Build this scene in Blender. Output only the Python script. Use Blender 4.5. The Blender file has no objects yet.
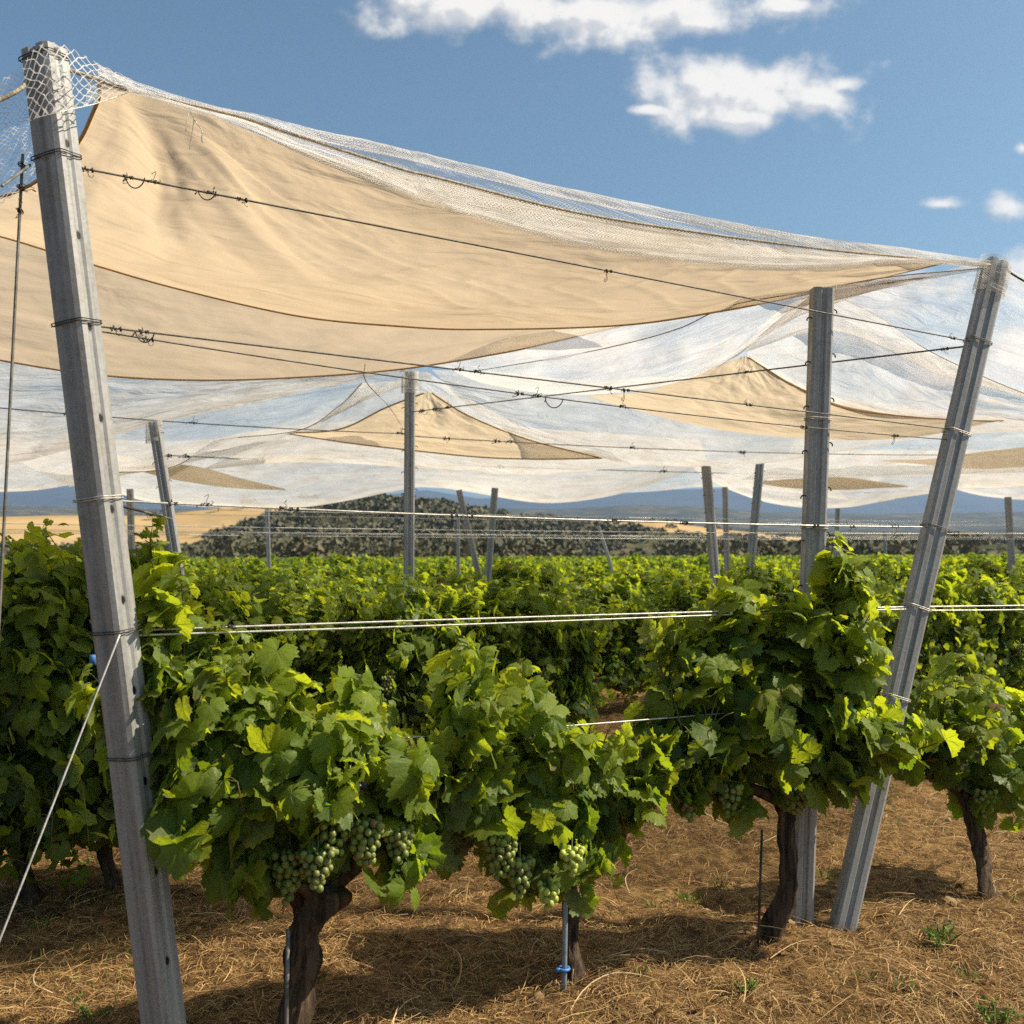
import bpy, math, numpy as np
from mathutils import Vector, Matrix
C = bpy.context.scene
R = math.radians
COL = bpy.context.collection

# ------------------------------------------------------------------ camera
F, CAMZ, HOR = 1000.0, 1.6, 548.0
PITCH = math.atan((HOR - 512) / F)
cam_d = bpy.data.cameras.new('camera'); cam = bpy.data.objects.new('camera', cam_d); COL.objects.link(cam)
cam_d.sensor_width = 36; cam_d.lens = 36 * F / 1024; cam_d.clip_start = .05; cam_d.clip_end = 20000
cam.location = (0, 0, CAMZ); cam.rotation_euler = (math.pi / 2 + PITCH, 0, 0)
C.camera = cam
cam_d.dof.use_dof = True; cam_d.dof.focus_distance = 3.9; cam_d.dof.aperture_fstop = 4.5

# ------------------------------------------------------------------ light and exposure
SUN_AZ, SUN_EL = 87.0, 45.0          # azimuth clockwise from +Y
sd = Vector((math.sin(R(SUN_AZ)) * math.cos(R(SUN_EL)), math.cos(R(SUN_AZ)) * math.cos(R(SUN_EL)), math.sin(R(SUN_EL))))
sl = bpy.data.lights.new('sun', 'SUN'); so = bpy.data.objects.new('sun', sl); COL.objects.link(so)
sl.energy = 5.0; sl.angle = R(.53); sl.color = (1, .87, .68)
so.rotation_euler = sd.to_track_quat('Z', 'Y').to_euler(); so.location = (0, 0, 20)
C.view_settings.view_transform = 'Standard'; C.view_settings.look = 'None'
C.view_settings.exposure = 0.78; C.view_settings.gamma = 1
C.cycles.max_bounces = 10; C.cycles.diffuse_bounces = 4; C.cycles.glossy_bounces = 3
C.cycles.transmission_bounces = 6; C.cycles.transparent_max_bounces = 40; C.cycles.volume_bounces = 0
C.cycles.sample_clamp_indirect = 6; C.cycles.use_denoising = False
C.cycles.caustics_reflective = False; C.cycles.caustics_refractive = False

# ------------------------------------------------------------------ node helpers
class NT:
    def __init__(s, tree): s.t = tree; s.n = tree.nodes; s.l = tree.links
    def node(s, ty, ins=None, **kw):
        n = s.n.new(ty)
        for k, v in kw.items(): setattr(n, k, v)
        for k, v in (ins or {}).items(): s.set(n, k, v)
        return n
    def set(s, n, k, v):
        if isinstance(v, bpy.types.NodeSocket): s.l.new(v, n.inputs[k])
        elif isinstance(v, bpy.types.Node): s.l.new(v.outputs[0], n.inputs[k])
        else: n.inputs[k].default_value = v
    def m(s, op, a, b=None, c=None, clamp=False):
        n = s.n.new('ShaderNodeMath'); n.operation = op; n.use_clamp = clamp
        for i, v in enumerate((a, b, c)):
            if v is not None: s.set(n, i, v)
        return n.outputs[0]
    def mix(s, f, a, b, blend='MIX'):
        n = s.n.new('ShaderNodeMix'); n.data_type = 'RGBA'; n.blend_type = blend
        s.set(n, 0, f)
        for k, v in ((6, a), (7, b)):
            if isinstance(v, tuple) and len(v) == 3: v = v + (1,)
            s.set(n, k, v)
        return n.outputs[2]
    def noise(s, vec, scale, detail=4, rough=.55, dist=0, col=False):
        n = s.node('ShaderNodeTexNoise', {'Scale': scale, 'Detail': detail, 'Roughness': rough, 'Distortion': dist})
        if vec is not None: s.set(n, 'Vector', vec)
        return n.outputs['Color' if col else 'Fac']
    def ramp(s, f, *stops):
        n = s.n.new('ShaderNodeValToRGB'); s.set(n, 0, f)
        e = n.color_ramp.elements
        while len(e) < len(stops): e.new(.5)
        for el, (p, c) in zip(e, stops):
            el.position = p; el.color = (c if isinstance(c, tuple) else (c, c, c)) + (1,)
        return n.outputs[0]
    def mapr(s, f, a, b, c=0., d=1., smooth=True):
        n = s.n.new('ShaderNodeMapRange'); n.interpolation_type = 'SMOOTHSTEP' if smooth else 'LINEAR'
        s.set(n, 0, f); s.set(n, 1, a); s.set(n, 2, b); s.set(n, 3, c); s.set(n, 4, d)
        return n.outputs[0]

def newmat(name):
    m = bpy.data.materials.new(name); m.use_nodes = True
    m.node_tree.nodes.clear()
    t = NT(m.node_tree); out = t.n.new('ShaderNodeOutputMaterial')
    return m, t, out

# ------------------------------------------------------------------ sky with clouds
w = bpy.data.worlds.new('World'); C.world = w; w.use_nodes = True
w.node_tree.nodes.clear(); t = NT(w.node_tree)
sky = t.node('ShaderNodeTexSky', sky_type='NISHITA', sun_disc=False)
sky.sun_elevation = R(SUN_EL); sky.sun_rotation = R(SUN_AZ); sky.altitude = 300
sky.air_density = 1.0; sky.dust_density = 1.8; sky.ozone_density = 1.1
tc = t.node('ShaderNodeTexCoord'); sp = t.node('ShaderNodeSeparateXYZ', {0: tc.outputs['Generated']})
yy = t.m('MAXIMUM', sp.outputs[1], .08)
U = t.m('DIVIDE', sp.outputs[0], yy); V = t.m('DIVIDE', sp.outputs[2], yy)
uv = t.node('ShaderNodeCombineXYZ', {0: U, 1: t.m('MULTIPLY', V, 1.05)}).outputs[0]
uv_sh = t.node('ShaderNodeCombineXYZ', {0: t.m('ADD', U, .012), 1: t.m('MULTIPLY', t.m('ADD', V, .014), 1.05)}).outputs[0]
clouds = [(740, 84, .140, .048), (700, 70, .055, .036), (775, 74, .055, .036), (825, 92, .045, .024), (745, 112, .065, .020), (850, 77, .026, .012), (650, 103, .035, .009),
          (600, 2, .21, .042), (700, 14, .06, .02), (440, -2, .10, .034), (800, -4, .06, .018),
          (945, 200, .030, .009), (1018, 203, .030, .018), (1040, 266, .055, .024), (870, 292, .10, .035), (1010, 365, .15, .045),
          (600, 350, .20, .035), (120, 470, .2, .012), (1030, 143, .010, .010)]
def field(Us, Vs):
    cur = None
    for (px, py, a, b) in clouds:
        u0, v0 = (px - 512) / F, (HOR - py) / F
        dx = t.m('DIVIDE', t.m('SUBTRACT', Us, u0), a); dy = t.m('DIVIDE', t.m('SUBTRACT', Vs, v0), b)
        d = t.m('SUBTRACT', 1.0, t.m('SQRT', t.m('ADD', t.m('MULTIPLY', dx, dx), t.m('MULTIPLY', dy, dy))))
        cur = d if cur is None else t.m('SMOOTH_MAX', cur, d, .08)
    return cur
base = field(U, V)
base_sh = field(t.m('ADD', U, .006), t.m('ADD', V, .009))
n1 = t.noise(uv, 16, 8, .54, .0); n2 = t.noise(uv_sh, 16, 8, .54, .0)
dens = t.m('ADD', base, t.m('MULTIPLY', t.m('SUBTRACT', n1, .5), 2.5))
dens2 = t.m('ADD', base_sh, t.m('MULTIPLY', t.m('SUBTRACT', n2, .5), 2.5))
mask = t.mapr(dens, -.08, .75)
mask = t.m('MULTIPLY', mask, t.mapr(sp.outputs[1], .05, .2))
shade = t.mapr(t.m('SUBTRACT', dens, dens2), -.30, .12, .45, 1.0)
shade = t.m('MULTIPLY', shade, t.mapr(dens, .1, .9, .86, 1.0))
ccol = t.mix(shade, (.40, .44, .50), (.95, .92, .87))
# thin high milkiness towards the horizon is the air itself (Nishita); clouds only mixed in
bg1 = t.node('ShaderNodeBackground', {'Color': t.mix(1.0, sky.outputs[0], (.80, 1.0, .97), 'MULTIPLY'), 'Strength': .073})
bg2 = t.node('ShaderNodeBackground', {'Color': ccol, 'Strength': .62})
mx = t.node('ShaderNodeMixShader', {0: mask, 1: bg1.outputs[0], 2: bg2.outputs[0]})
t.l.new(mx.outputs[0], t.node('ShaderNodeOutputWorld').inputs[0])

# ------------------------------------------------------------------ geometry helpers
rng = np.random.default_rng(7)
def at(px, py, Y):
    dx, v = (px - 512) / F, (512 - py) / F
    d = np.array([dx, math.cos(PITCH) - v * math.sin(PITCH), math.sin(PITCH) + v * math.cos(PITCH)])
    k = Y / d[1]
    return np.array([d[0] * k, Y, CAMZ + d[2] * k])
def unit(v):
    v = np.asarray(v, float); return v / np.maximum(np.linalg.norm(v, axis=-1, keepdims=True), 1e-9)
def vnoise(x, y, seed=0):
    xi, yi = np.floor(x).astype(np.int64), np.floor(y).astype(np.int64); fx, fy = x - xi, y - yi
    fx = fx * fx * (3 - 2 * fx); fy = fy * fy * (3 - 2 * fy)
    def h(a, b):
        n = (a * 374761393 + b * 668265263 + seed * 974711) & 0x7fffffff
        n = ((n ^ (n >> 13)) * 1274126177) & 0x7fffffff
        return ((n ^ (n >> 16)) & 0xffff) / 65535.0
    return (h(xi, yi) * (1 - fx) + h(xi + 1, yi) * fx) * (1 - fy) + (h(xi, yi + 1) * (1 - fx) + h(xi + 1, yi + 1) * fx) * fy
def fbm(x, y, o=4, seed=0):
    s, a = 0, .5
    for i in range(o): s = s + a * (vnoise(x * 2 ** i, y * 2 ** i, seed + i) - .5); a *= .5
    return s
def catmull(P, n):
    P = np.asarray(P, float)
    if len(P) == 2: 
        tt = np.linspace(0, 1, n)[:, None]; return P[0] * (1 - tt) + P[1] * tt
    d = np.r_[0, np.cumsum(np.sqrt(np.maximum(np.linalg.norm(np.diff(P, axis=0), axis=1), 1e-6)))]; d /= d[-1]
    Q = np.vstack([2 * P[0] - P[1], P, 2 * P[-1] - P[-2]])
    tt = np.linspace(0, 1, n); i = np.clip(np.searchsorted(d, tt, side='right') - 1, 0, len(P) - 2)
    f = ((tt - d[i]) / (d[i + 1] - d[i]))[:, None]
    p0, p1, p2, p3 = Q[i], Q[i + 1], Q[i + 2], Q[i + 3]
    return .5 * ((2 * p1) + (-p0 + p2) * f + (2 * p0 - 5 * p1 + 4 * p2 - p3) * f ** 2 + (-p0 + 3 * p1 - 3 * p2 + p3) * f ** 3)

class MB:
    def __init__(s): s.V = []; s.Fc = []; s.UV = []; s.CO = []; s.n = 0
    def add(s, V, faces, uv=None, col=None):
        V = np.asarray(V, np.float32).reshape(-1, 3)
        if not isinstance(faces, (list, tuple)): faces = [faces]
        for f in faces: s.Fc.append(np.asarray(f, np.int64) + s.n)
        s.V.append(V); s.UV.append(np.zeros((len(V), 2), np.float32) if uv is None else np.asarray(uv, np.float32))
        if col is None: col = np.zeros((len(V), 3), np.float32)
        col = np.asarray(col, np.float32)
        if col.ndim == 1: col = np.tile(col, (len(V), 1))
        s.CO.append(col); s.n += len(V); return s
    def mesh(s, name, smooth=True):
        V = np.concatenate(s.V); me = bpy.data.meshes.new(name)
        loops = np.concatenate([f.ravel() for f in s.Fc]).astype(np.int32)
        sizes = np.concatenate([np.full(len(f), f.shape[1], np.int32) for f in s.Fc])
        starts = np.r_[0, np.cumsum(sizes)[:-1]].astype(np.int32)
        me.vertices.add(len(V)); me.vertices.foreach_set('co', V.ravel())
        me.loops.add(len(loops)); me.loops.foreach_set('vertex_index', loops)
        me.polygons.add(len(sizes)); me.polygons.foreach_set('loop_start', starts); me.polygons.foreach_set('loop_total', sizes)
        me.polygons.foreach_set('use_smooth', np.full(len(sizes), smooth))
        ul = me.uv_layers.new(name='UVMap'); ul.data.foreach_set('uv', np.concatenate(s.UV)[loops].ravel())
        ca = me.attributes.new('tint', 'FLOAT_COLOR', 'POINT')
        c4 = np.ones((len(V), 4), np.float32); c4[:, :3] = np.concatenate(s.CO); ca.data.foreach_set('color', c4.ravel())
        me.update(calc_edges=True); me.validate(); return me
    def build(s, name, mat, parent=None, smooth=True):
        me = s.mesh(name, smooth); me.materials.append(mat)
        o = bpy.data.objects.new(name, me); COL.objects.link(o)
        if parent is not None: o.parent = parent
        return o
    def tube(s, P, r, k=6, uvs=1.0, col=None, cap=True):
        P = np.asarray(P, float); n = len(P); r = np.broadcast_to(np.asarray(r, float), (n,))
        T = unit(np.gradient(P, axis=0)); up = np.array([0, 0, 1.]) if abs(T[0][2]) < .9 else np.array([1., 0, 0])
        N = np.zeros_like(P); a = np.cross(T[0], up); N[0] = a / np.linalg.norm(a)
        for i in range(1, n):
            v = N[i - 1] - T[i] * np.dot(N[i - 1], T[i]); N[i] = v / max(np.linalg.norm(v), 1e-9)
        B = np.cross(T, N); an = np.linspace(0, 2 * np.pi, k, endpoint=False)
        V = P[:, None] + r[:, None, None] * (np.cos(an)[None, :, None] * N[:, None] + np.sin(an)[None, :, None] * B[:, None])
        L = np.r_[0, np.cumsum(np.linalg.norm(np.diff(P, axis=0), axis=1))]
        uvv = np.stack(np.broadcast_arrays(an[None, :] / 6.283, L[:, None] * uvs), -1).reshape(-1, 2)
        i, j = np.meshgrid(np.arange(n - 1), np.arange(k), indexing='ij'); j2 = (j + 1) % k
        Fq = np.stack([i * k + j, i * k + j2, (i + 1) * k + j2, (i + 1) * k + j], -1).reshape(-1, 4)
        fs = [Fq]
        if cap and k > 2: fs += [np.arange(k)[::-1][None], (np.arange(k) + (n - 1) * k)[None]]
        return s.add(V.reshape(-1, 3), fs, uvv, col)
    def grid(s, G, uv=None, col=None):
        n, m = G.shape[:2]
        i, j = np.meshgrid(np.arange(n - 1), np.arange(m - 1), indexing='ij')
        Fq = np.stack([i * m + j, (i + 1) * m + j, (i + 1) * m + j + 1, i * m + j + 1], -1).reshape(-1, 4)
        return s.add(G.reshape(-1, 3), [Fq], None if uv is None else uv.reshape(-1, 2), col)
    def box(s, c, d, rot=None):
        x = np.array([[a, b, e] for a in (-1, 1) for b in (-1, 1) for e in (-1, 1)], float) * np.array(d) / 2
        if rot is not None: x = x @ np.array(rot).T
        return s.add(x + np.array(c), [np.array([[0, 1, 3, 2], [4, 6, 7, 5], [0, 4, 5, 1], [2, 3, 7, 6], [0, 2, 6, 4], [1, 5, 7, 3]])])

def tag(o, label=None, cat=None, group=None, kind=None):
    if label: o['label'] = label
    if cat: o['category'] = cat
    if group: o['group'] = group
    if kind: o['kind'] = kind
    return o
def empty(name, loc, label=None, cat=None, group=None):
    o = bpy.data.objects.new(name, None); COL.objects.link(o); o.location = tuple(loc); o.empty_display_size = .1
    return tag(o, label, cat, group)
def copy_tree(o, parent=None):
    c = o.copy(); COL.objects.link(c)
    if parent is not None: c.parent = parent
    for ch in list(CH.get(o.name, [])):
        CH.setdefault(c.name, []).append(copy_tree(ch, c))
    return c
CH = {}
def child(o, parent):
    CH.setdefault(parent.name, []).append(o); return o

# ------------------------------------------------------------------ materials
def mat_leaf():
    m, t, out = newmat('vine_leaf')
    at_ = t.node('ShaderNodeAttribute', attribute_name='tint')
    se = t.node('ShaderNodeSeparateColor', {0: at_.outputs['Color']})
    a, b, c = se.outputs[0], se.outputs[1], se.outputs[2]     # a: age / yellowness, b: random, c: dryness
    uvn = t.node('ShaderNodeUVMap'); s2 = t.node('ShaderNodeSeparateXYZ', {0: uvn.outputs[0]})
    x, y = s2.outputs[0], s2.outputs[1]
    r = t.m('SQRT', t.m('ADD', t.m('MULTIPLY', x, x), t.m('MULTIPLY', y, y)))
    ang = t.m('ARCTAN2', x, y)
    vd = t.m('DIVIDE', t.m('MULTIPLY', t.m('ABSOLUTE', t.m('SINE', t.m('MULTIPLY', ang, 3.6))), r), 3.6)
    wid = t.m('MULTIPLY', .022, t.m('SUBTRACT', 1.25, r))
    vein = t.mapr(vd, wid, t.m('MULTIPLY', wid, .35))
    # side veins: chevrons off each main vein
    sv = t.m('FRACT', t.m('MULTIPLY', t.m('SUBTRACT', r, t.m('MULTIPLY', vd, 1.1)), 8))
    side = t.m('MULTIPLY', t.mapr(t.m('ABSOLUTE', t.m('SUBTRACT', sv, .5)), .10, .02), .45)
    vein = t.m('MAXIMUM', vein, side)
    tco = t.node('ShaderNodeTexCoord'); n1 = t.noise(tco.outputs['Object'], 28, 3, .6)
    young = t.mix(n1, (.15, .215, .018), (.20, .27, .028)); old = t.mix(n1, (.028, .066, .012), (.055, .108, .020))
    g = t.mix(a, old, young)
    g = t.mix(t.m('MULTIPLY', vein, .5), g, (.20, .26, .06))
    dry = t.m('MULTIPLY', t.mapr(t.m('ADD', t.m('ADD', c, t.m('MULTIPLY', r, .15)), t.m('MULTIPLY', n1, .35)), .95, 1.25), .9)
    g = t.mix(dry, g, (.16, .085, .03))
    geo = t.node('ShaderNodeNewGeometry'); back = t.mix(.35, g, (.17, .21, .12))
    col = t.mix(geo.outputs['Backfacing'], g, back)
    tr = t.mix(a, (.27, .43, .015), (.66, .74, .025)); tr = t.mix(t.m('MULTIPLY', vein, .55), tr, (.12, .2, .01)); tr = t.mix(dry, tr, (.22, .10, .03))
    hgt = t.m('ADD', t.m('MULTIPLY', vein, -.6), t.m('MULTIPLY', t.noise(tco.outputs['Object'], 75, 2), .55))
    bp = t.node('ShaderNodeBump', {'Strength': .55, 'Distance': .006, 'Height': hgt})
    p = t.node('ShaderNodeBsdfPrincipled', {'Base Color': col, 'Roughness': t.mapr(n1, .3, .7, .42, .65), 'Specular IOR Level': .38, 'Normal': bp})
    tl = t.node('ShaderNodeBsdfTranslucent', {'Color': tr, 'Normal': bp})
    mx = t.node('ShaderNodeMixShader', {0: .5, 1: p.outputs[0], 2: tl.outputs[0]})
    t.l.new(mx.outputs[0], out.inputs[0]); return m
def mat_simple(name, col1, col2, scale=8, rough=.7, metal=0., bump=.3, stretch=(1, 1, 1), bscale=None, dist=.01, coord='Object', spec=.3):
    m, t, out = newmat(name)
    tco = t.node('ShaderNodeTexCoord'); mp = t.node('ShaderNodeMapping', {'Vector': tco.outputs[coord], 'Scale': stretch})
    n = t.noise(mp.outputs[0], scale, 6, .62, .3); n2 = t.noise(mp.outputs[0], bscale or scale * 3, 6, .65)
    p = t.node('ShaderNodeBsdfPrincipled', {'Base Color': t.mix(t.mapr(n, .32, .68), col1, col2), 'Metallic': metal, 'Specular IOR Level': spec,
               'Roughness': t.mapr(n2, .3, .7, rough - .1, min(1, rough + .12)),
               'Normal': t.node('ShaderNodeBump', {'Strength': bump, 'Distance': dist, 'Height': n2}).outputs[0]})
    t.l.new(p.outputs[0], out.inputs[0]); return m
def mat_steel():
    m, t, out = newmat('galvanised_steel')
    uvn = t.node('ShaderNodeUVMap'); s2 = t.node('ShaderNodeSeparateXYZ', {0: uvn.outputs[0]}); u, v = s2.outputs[0], s2.outputs[1]
    tco = t.node('ShaderNodeTexCoord'); ob = tco.outputs['Object']
    streak = t.noise(t.node('ShaderNodeMapping', {'Vector': ob, 'Scale': (40, 40, 1.6)}).outputs[0], 1, 5, .65)
    blot = t.noise(ob, 9, 6, .7); spang = t.node('ShaderNodeTexVoronoi', {'Vector': ob, 'Scale': 90}).outputs['Color']
    sp_ = t.node('ShaderNodeSeparateColor', {0: spang}).outputs[0]
    c = t.mix(t.mapr(streak, .3, .7), (.19, .19, .185), (.35, .353, .35))
    c = t.mix(t.mapr(blot, .45, .7, 0, .5), c, (.22, .21, .19)); c = t.mix(t.m('MULTIPLY', sp_, .3), c, (.42, .42, .40))
    # flange slots: the shade inside them is painted as near-black ovals
    fv = t.m('ABSOLUTE', t.m('SUBTRACT', t.m('FRACT', t.m('DIVIDE', v, .27)), .5))
    dv = t.m('DIVIDE', t.m('MULTIPLY', fv, .27), .0125)
    at_ = t.node('ShaderNodeAttribute', attribute_name='tint'); hs = t.node('ShaderNodeSeparateColor', {0: at_.outputs['Color']}).outputs[0]
    du = t.m('DIVIDE', t.m('SUBTRACT', u, hs), .0075)
    d = t.m('SQRT', t.m('ADD', t.m('MULTIPLY', du, du), t.m('MULTIPLY', dv, dv)))
    hole = t.mapr(d, 1.1, .9); rim = t.mapr(d, 1.7, 1.0, 0, .6)
    c = t.mix(rim, c, (.10, .09, .075)); c = t.mix(hole, c, (.006, .006, .006))
    p = t.node('ShaderNodeBsdfPrincipled', {'Base Color': c, 'Metallic': .25, 'Roughness': t.mapr(blot, .3, .7, .42, .68),
               'Normal': t.node('ShaderNodeBump', {'Strength': .25, 'Distance': .003, 'Height': t.noise(ob, 60, 5, .7)}).outputs[0]})
    t.l.new(p.outputs[0], out.inputs[0]); return m
def mat_sail(name, dif, trn, wr=.5, dens=.97):
    m, t, out = newmat(name)
    uvn = t.node('ShaderNodeUVMap').outputs[0]
    big = t.noise(uvn, 1.6, 3, .5, .3); med = t.noise(t.node('ShaderNodeMapping', {'Vector': uvn, 'Scale': (1, 3.0, 1), 'Rotation': (0, 0, .5)}).outputs[0], 1.7, 3, .45, .5)
    fine = t.noise(t.node('ShaderNodeMapping', {'Vector': uvn, 'Scale': (1, 1.4, 1)}).outputs[0], 130, 2, .6)
    weave = t.noise(uvn, 260, 2, .8)
    h = t.m('ADD', t.m('ADD', t.m('MULTIPLY', med, 1.0), t.m('MULTIPLY', big, .8)), t.m('MULTIPLY', t.m('ADD', fine, weave), .02))
    bp = t.node('ShaderNodeBump', {'Strength': wr, 'Distance': .05, 'Height': h}).outputs[0]
    v = t.m('ADD', .88, t.m('MULTIPLY', t.m('ADD', t.m('SUBTRACT', weave, .5), t.m('SUBTRACT', fine, .5)), .28))
    stain = t.mapr(t.noise(uvn, 2.3, 7, .7, .4), .5, .75, 0, .25)
    def cc(c): return t.mix(stain, t.mix(1.0, c, t.node('ShaderNodeCombineColor', {0: v, 1: v, 2: v}).outputs[0], 'MULTIPLY'), tuple(q * .72 for q in c))
    d = t.node('ShaderNodeBsdfDiffuse', {'Color': cc(dif), 'Normal': bp}); s = t.node('ShaderNodeBsdfTranslucent', {'Color': cc(trn), 'Normal': bp})
    mx = t.node('ShaderNodeMixShader', {0: .5, 1: d.outputs[0], 2: s.outputs[0]})
    mk = t.m('GREATER_THAN', t.m('FRACT', t.m('MULTIPLY', weave, 37)), dens)
    t.l.new(t.node('ShaderNodeMixShader', {0: mk, 1: mx.outputs[0], 2: t.node('ShaderNodeBsdfTransparent').outputs[0]}).outputs[0], out.inputs[0]); return m
def mat_net(name, cell, lw, hexa=False, col=(.88, .87, .85), fuzz=0., dens_noise=.0):
    # knotted polyethylene net: diamond threads, the holes are see-through
    m, t, out = newmat(name)
    uvn = t.node('ShaderNodeUVMap').outputs[0]
    wob = t.node('ShaderNodeTexNoise', {'Vector': uvn, 'Scale': 14.0, 'Detail': 2}).outputs['Color']
    vv = t.node('ShaderNodeVectorMath', {0: uvn, 1: t.node('ShaderNodeVectorMath', {0: wob, 1: (min(cell * 1.6, .03),) * 3}, operation='MULTIPLY').outputs[0]}, operation='ADD').outputs[0]
    s2 = t.node('ShaderNodeSeparateXYZ', {0: vv}); u, v = t.m('DIVIDE', s2.outputs[0], cell * 1.25), t.m('DIVIDE', s2.outputs[1], cell)
    a = t.m('ABSOLUTE', t.m('SUBTRACT', t.m('FRACT', t.m('ADD', u, v)), .5)); b = t.m('ABSOLUTE', t.m('SUBTRACT', t.m('FRACT', t.m('SUBTRACT', u, v)), .5))
    mn = t.m('MINIMUM', a, b); lwn = lw / cell
    ed = t.node('ShaderNodeSeparateColor', {0: t.node('ShaderNodeAttribute', attribute_name='tint').outputs['Color']}).outputs[0]
    if dens_noise:
        fold = t.noise(t.node('ShaderNodeMapping', {'Vector': uvn, 'Scale': (.5, 1.6, 1)}).outputs[0], 1.0, 3, .5, .6)
        lwn = t.m('MULTIPLY', lwn, t.mapr(fold, .25, .75, 1 - dens_noise, 1 + dens_noise))
    lwn = t.m('MULTIPLY', lwn, t.m('ADD', 1.0, t.m('MULTIPLY', ed, 1.1)))
    mask = t.m('LESS_THAN', mn, lwn)
    knot = t.m('LESS_THAN', t.m('SQRT', t.m('ADD', t.m('MULTIPLY', a, a), t.m('MULTIPLY', b, b))), t.m('MULTIPLY', lwn, 2.0))
    mask = t.m('MAXIMUM', mask, knot)
    n = t.noise(uvn, 2.5, 4, .6)
    c = t.mix(t.mapr(n, .35, .7), col, tuple(x * y for x, y in zip(col, (.86, .82, .76))))
    wr = t.noise(t.node('ShaderNodeMapping', {'Vector': uvn, 'Scale': (.7, 2.6, 1), 'Rotation': (0, 0, .35)}).outputs[0], 1.6, 4, .6, .8)
    bp = t.node('ShaderNodeBump', {'Strength': .8, 'Distance': .10, 'Height': wr}).outputs[0]
    d = t.node('ShaderNodeBsdfDiffuse', {'Color': c, 'Normal': bp}); s = t.node('ShaderNodeBsdfTranslucent', {'Color': c, 'Normal': bp})
    mx = t.node('ShaderNodeMixShader', {0: .55, 1: d.outputs[0], 2: s.outputs[0]})
    t.l.new(t.node('ShaderNodeMixShader', {0: mask, 1: t.node('ShaderNodeBsdfTransparent').outputs[0], 2: mx.outputs[0]}).outputs[0], out.inputs[0]); return m
def mat_tint(name, rough=.7, trans=.0, bump=0., sub=0., spec=.3):
    m, t, out = newmat(name)
    a = t.node('ShaderNodeAttribute', attribute_name='tint').outputs['Color']
    p = t.node('ShaderNodeBsdfPrincipled', {'Base Color': a, 'Roughness': rough, 'Specular IOR Level': spec})
    if sub: p.inputs['Subsurface Weight'].default_value = sub; p.inputs['Subsurface Radius'].default_value = (.012, .012, .004); p.inputs['Subsurface Scale'].default_value = 1
    last = p.outputs[0]
    if trans:
        s = t.node('ShaderNodeBsdfTranslucent', {'Color': a}); last = t.node('ShaderNodeMixShader', {0: trans, 1: last, 2: s.outputs[0]}).outputs[0]
    t.l.new(last, out.inputs[0]); return m
M_leaf = mat_leaf(); M_steel = mat_steel()
M_bark = mat_simple('vine_bark', (.022, .014, .009), (.13, .088, .055), 14, .9, 0, .9, (3, 3, .35), 40, .012)
M_cane = mat_simple('green_brown_cane', (.13, .075, .03), (.14, .16, .04), 6, .6, 0, .2)
M_wire = mat_simple('zinc_wire', (.09, .085, .075), (.20, .19, .17), 30, .6, .2, .2)
M_bright = mat_simple('bright_wire', (.42, .40, .36), (.68, .66, .60), 30, .45, .35, .2)
M_rust = mat_simple('rusty_tie', (.035, .03, .025), (.10, .085, .07), 40, .7, .2, .4)
M_rope = mat_simple('old_rope', (.30, .25, .18), (.55, .48, .37), 60, .9, 0, .6)
M_pipe = mat_simple('blue_grey_pipe', (.16, .20, .26), (.30, .35, .42), 20, .4, .3, .2)
M_blue = mat_simple('blue_plastic', (.05, .16, .42), (.08, .24, .55), 20, .4, 0, .1)
M_sail = mat_sail('tan_canvas', (.62, .51, .37), (.88, .70, .48), .7)
M_sail2 = mat_sail('pale_canvas', (.60, .50, .37), (.84, .68, .49), .7)
M_sail3 = mat_sail('canvas_sunlit_tint', (.70, .58, .42), (.95, .78, .55), .5)  # tan canvas copy, colour lightened so net-shaded far sails look sunlit
M_hem = mat_simple('hem_canvas', (.52, .37, .20), (.60, .44, .25), 30, .85, 0, .3)
M_net1 = mat_net('white_net', .0105, .00125, dens_noise=.3, col=(.95, .94, .92))
M_netbig = mat_net('white_net_wide', .034, .0021, col=(.95, .94, .92))
M_netmid = mat_net('white_net_fine', .013, .0019, dens_noise=.2, col=(.90, .88, .85))
M_netfar = mat_net('white_net_dense', .013, .0023, dens_noise=.2, col=(.86, .83, .79))
M_netfold = mat_net('white_net_folded', .013, .0028, dens_noise=.2, col=(.86, .83, .785))
M_grape = mat_tint('grape_skin', .38, 0, 0, .35, .4)
M_straw = mat_tint('dry_straw', .75, .25)
M_weed = mat_tint('weed_leaf', .6, .4)

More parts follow.
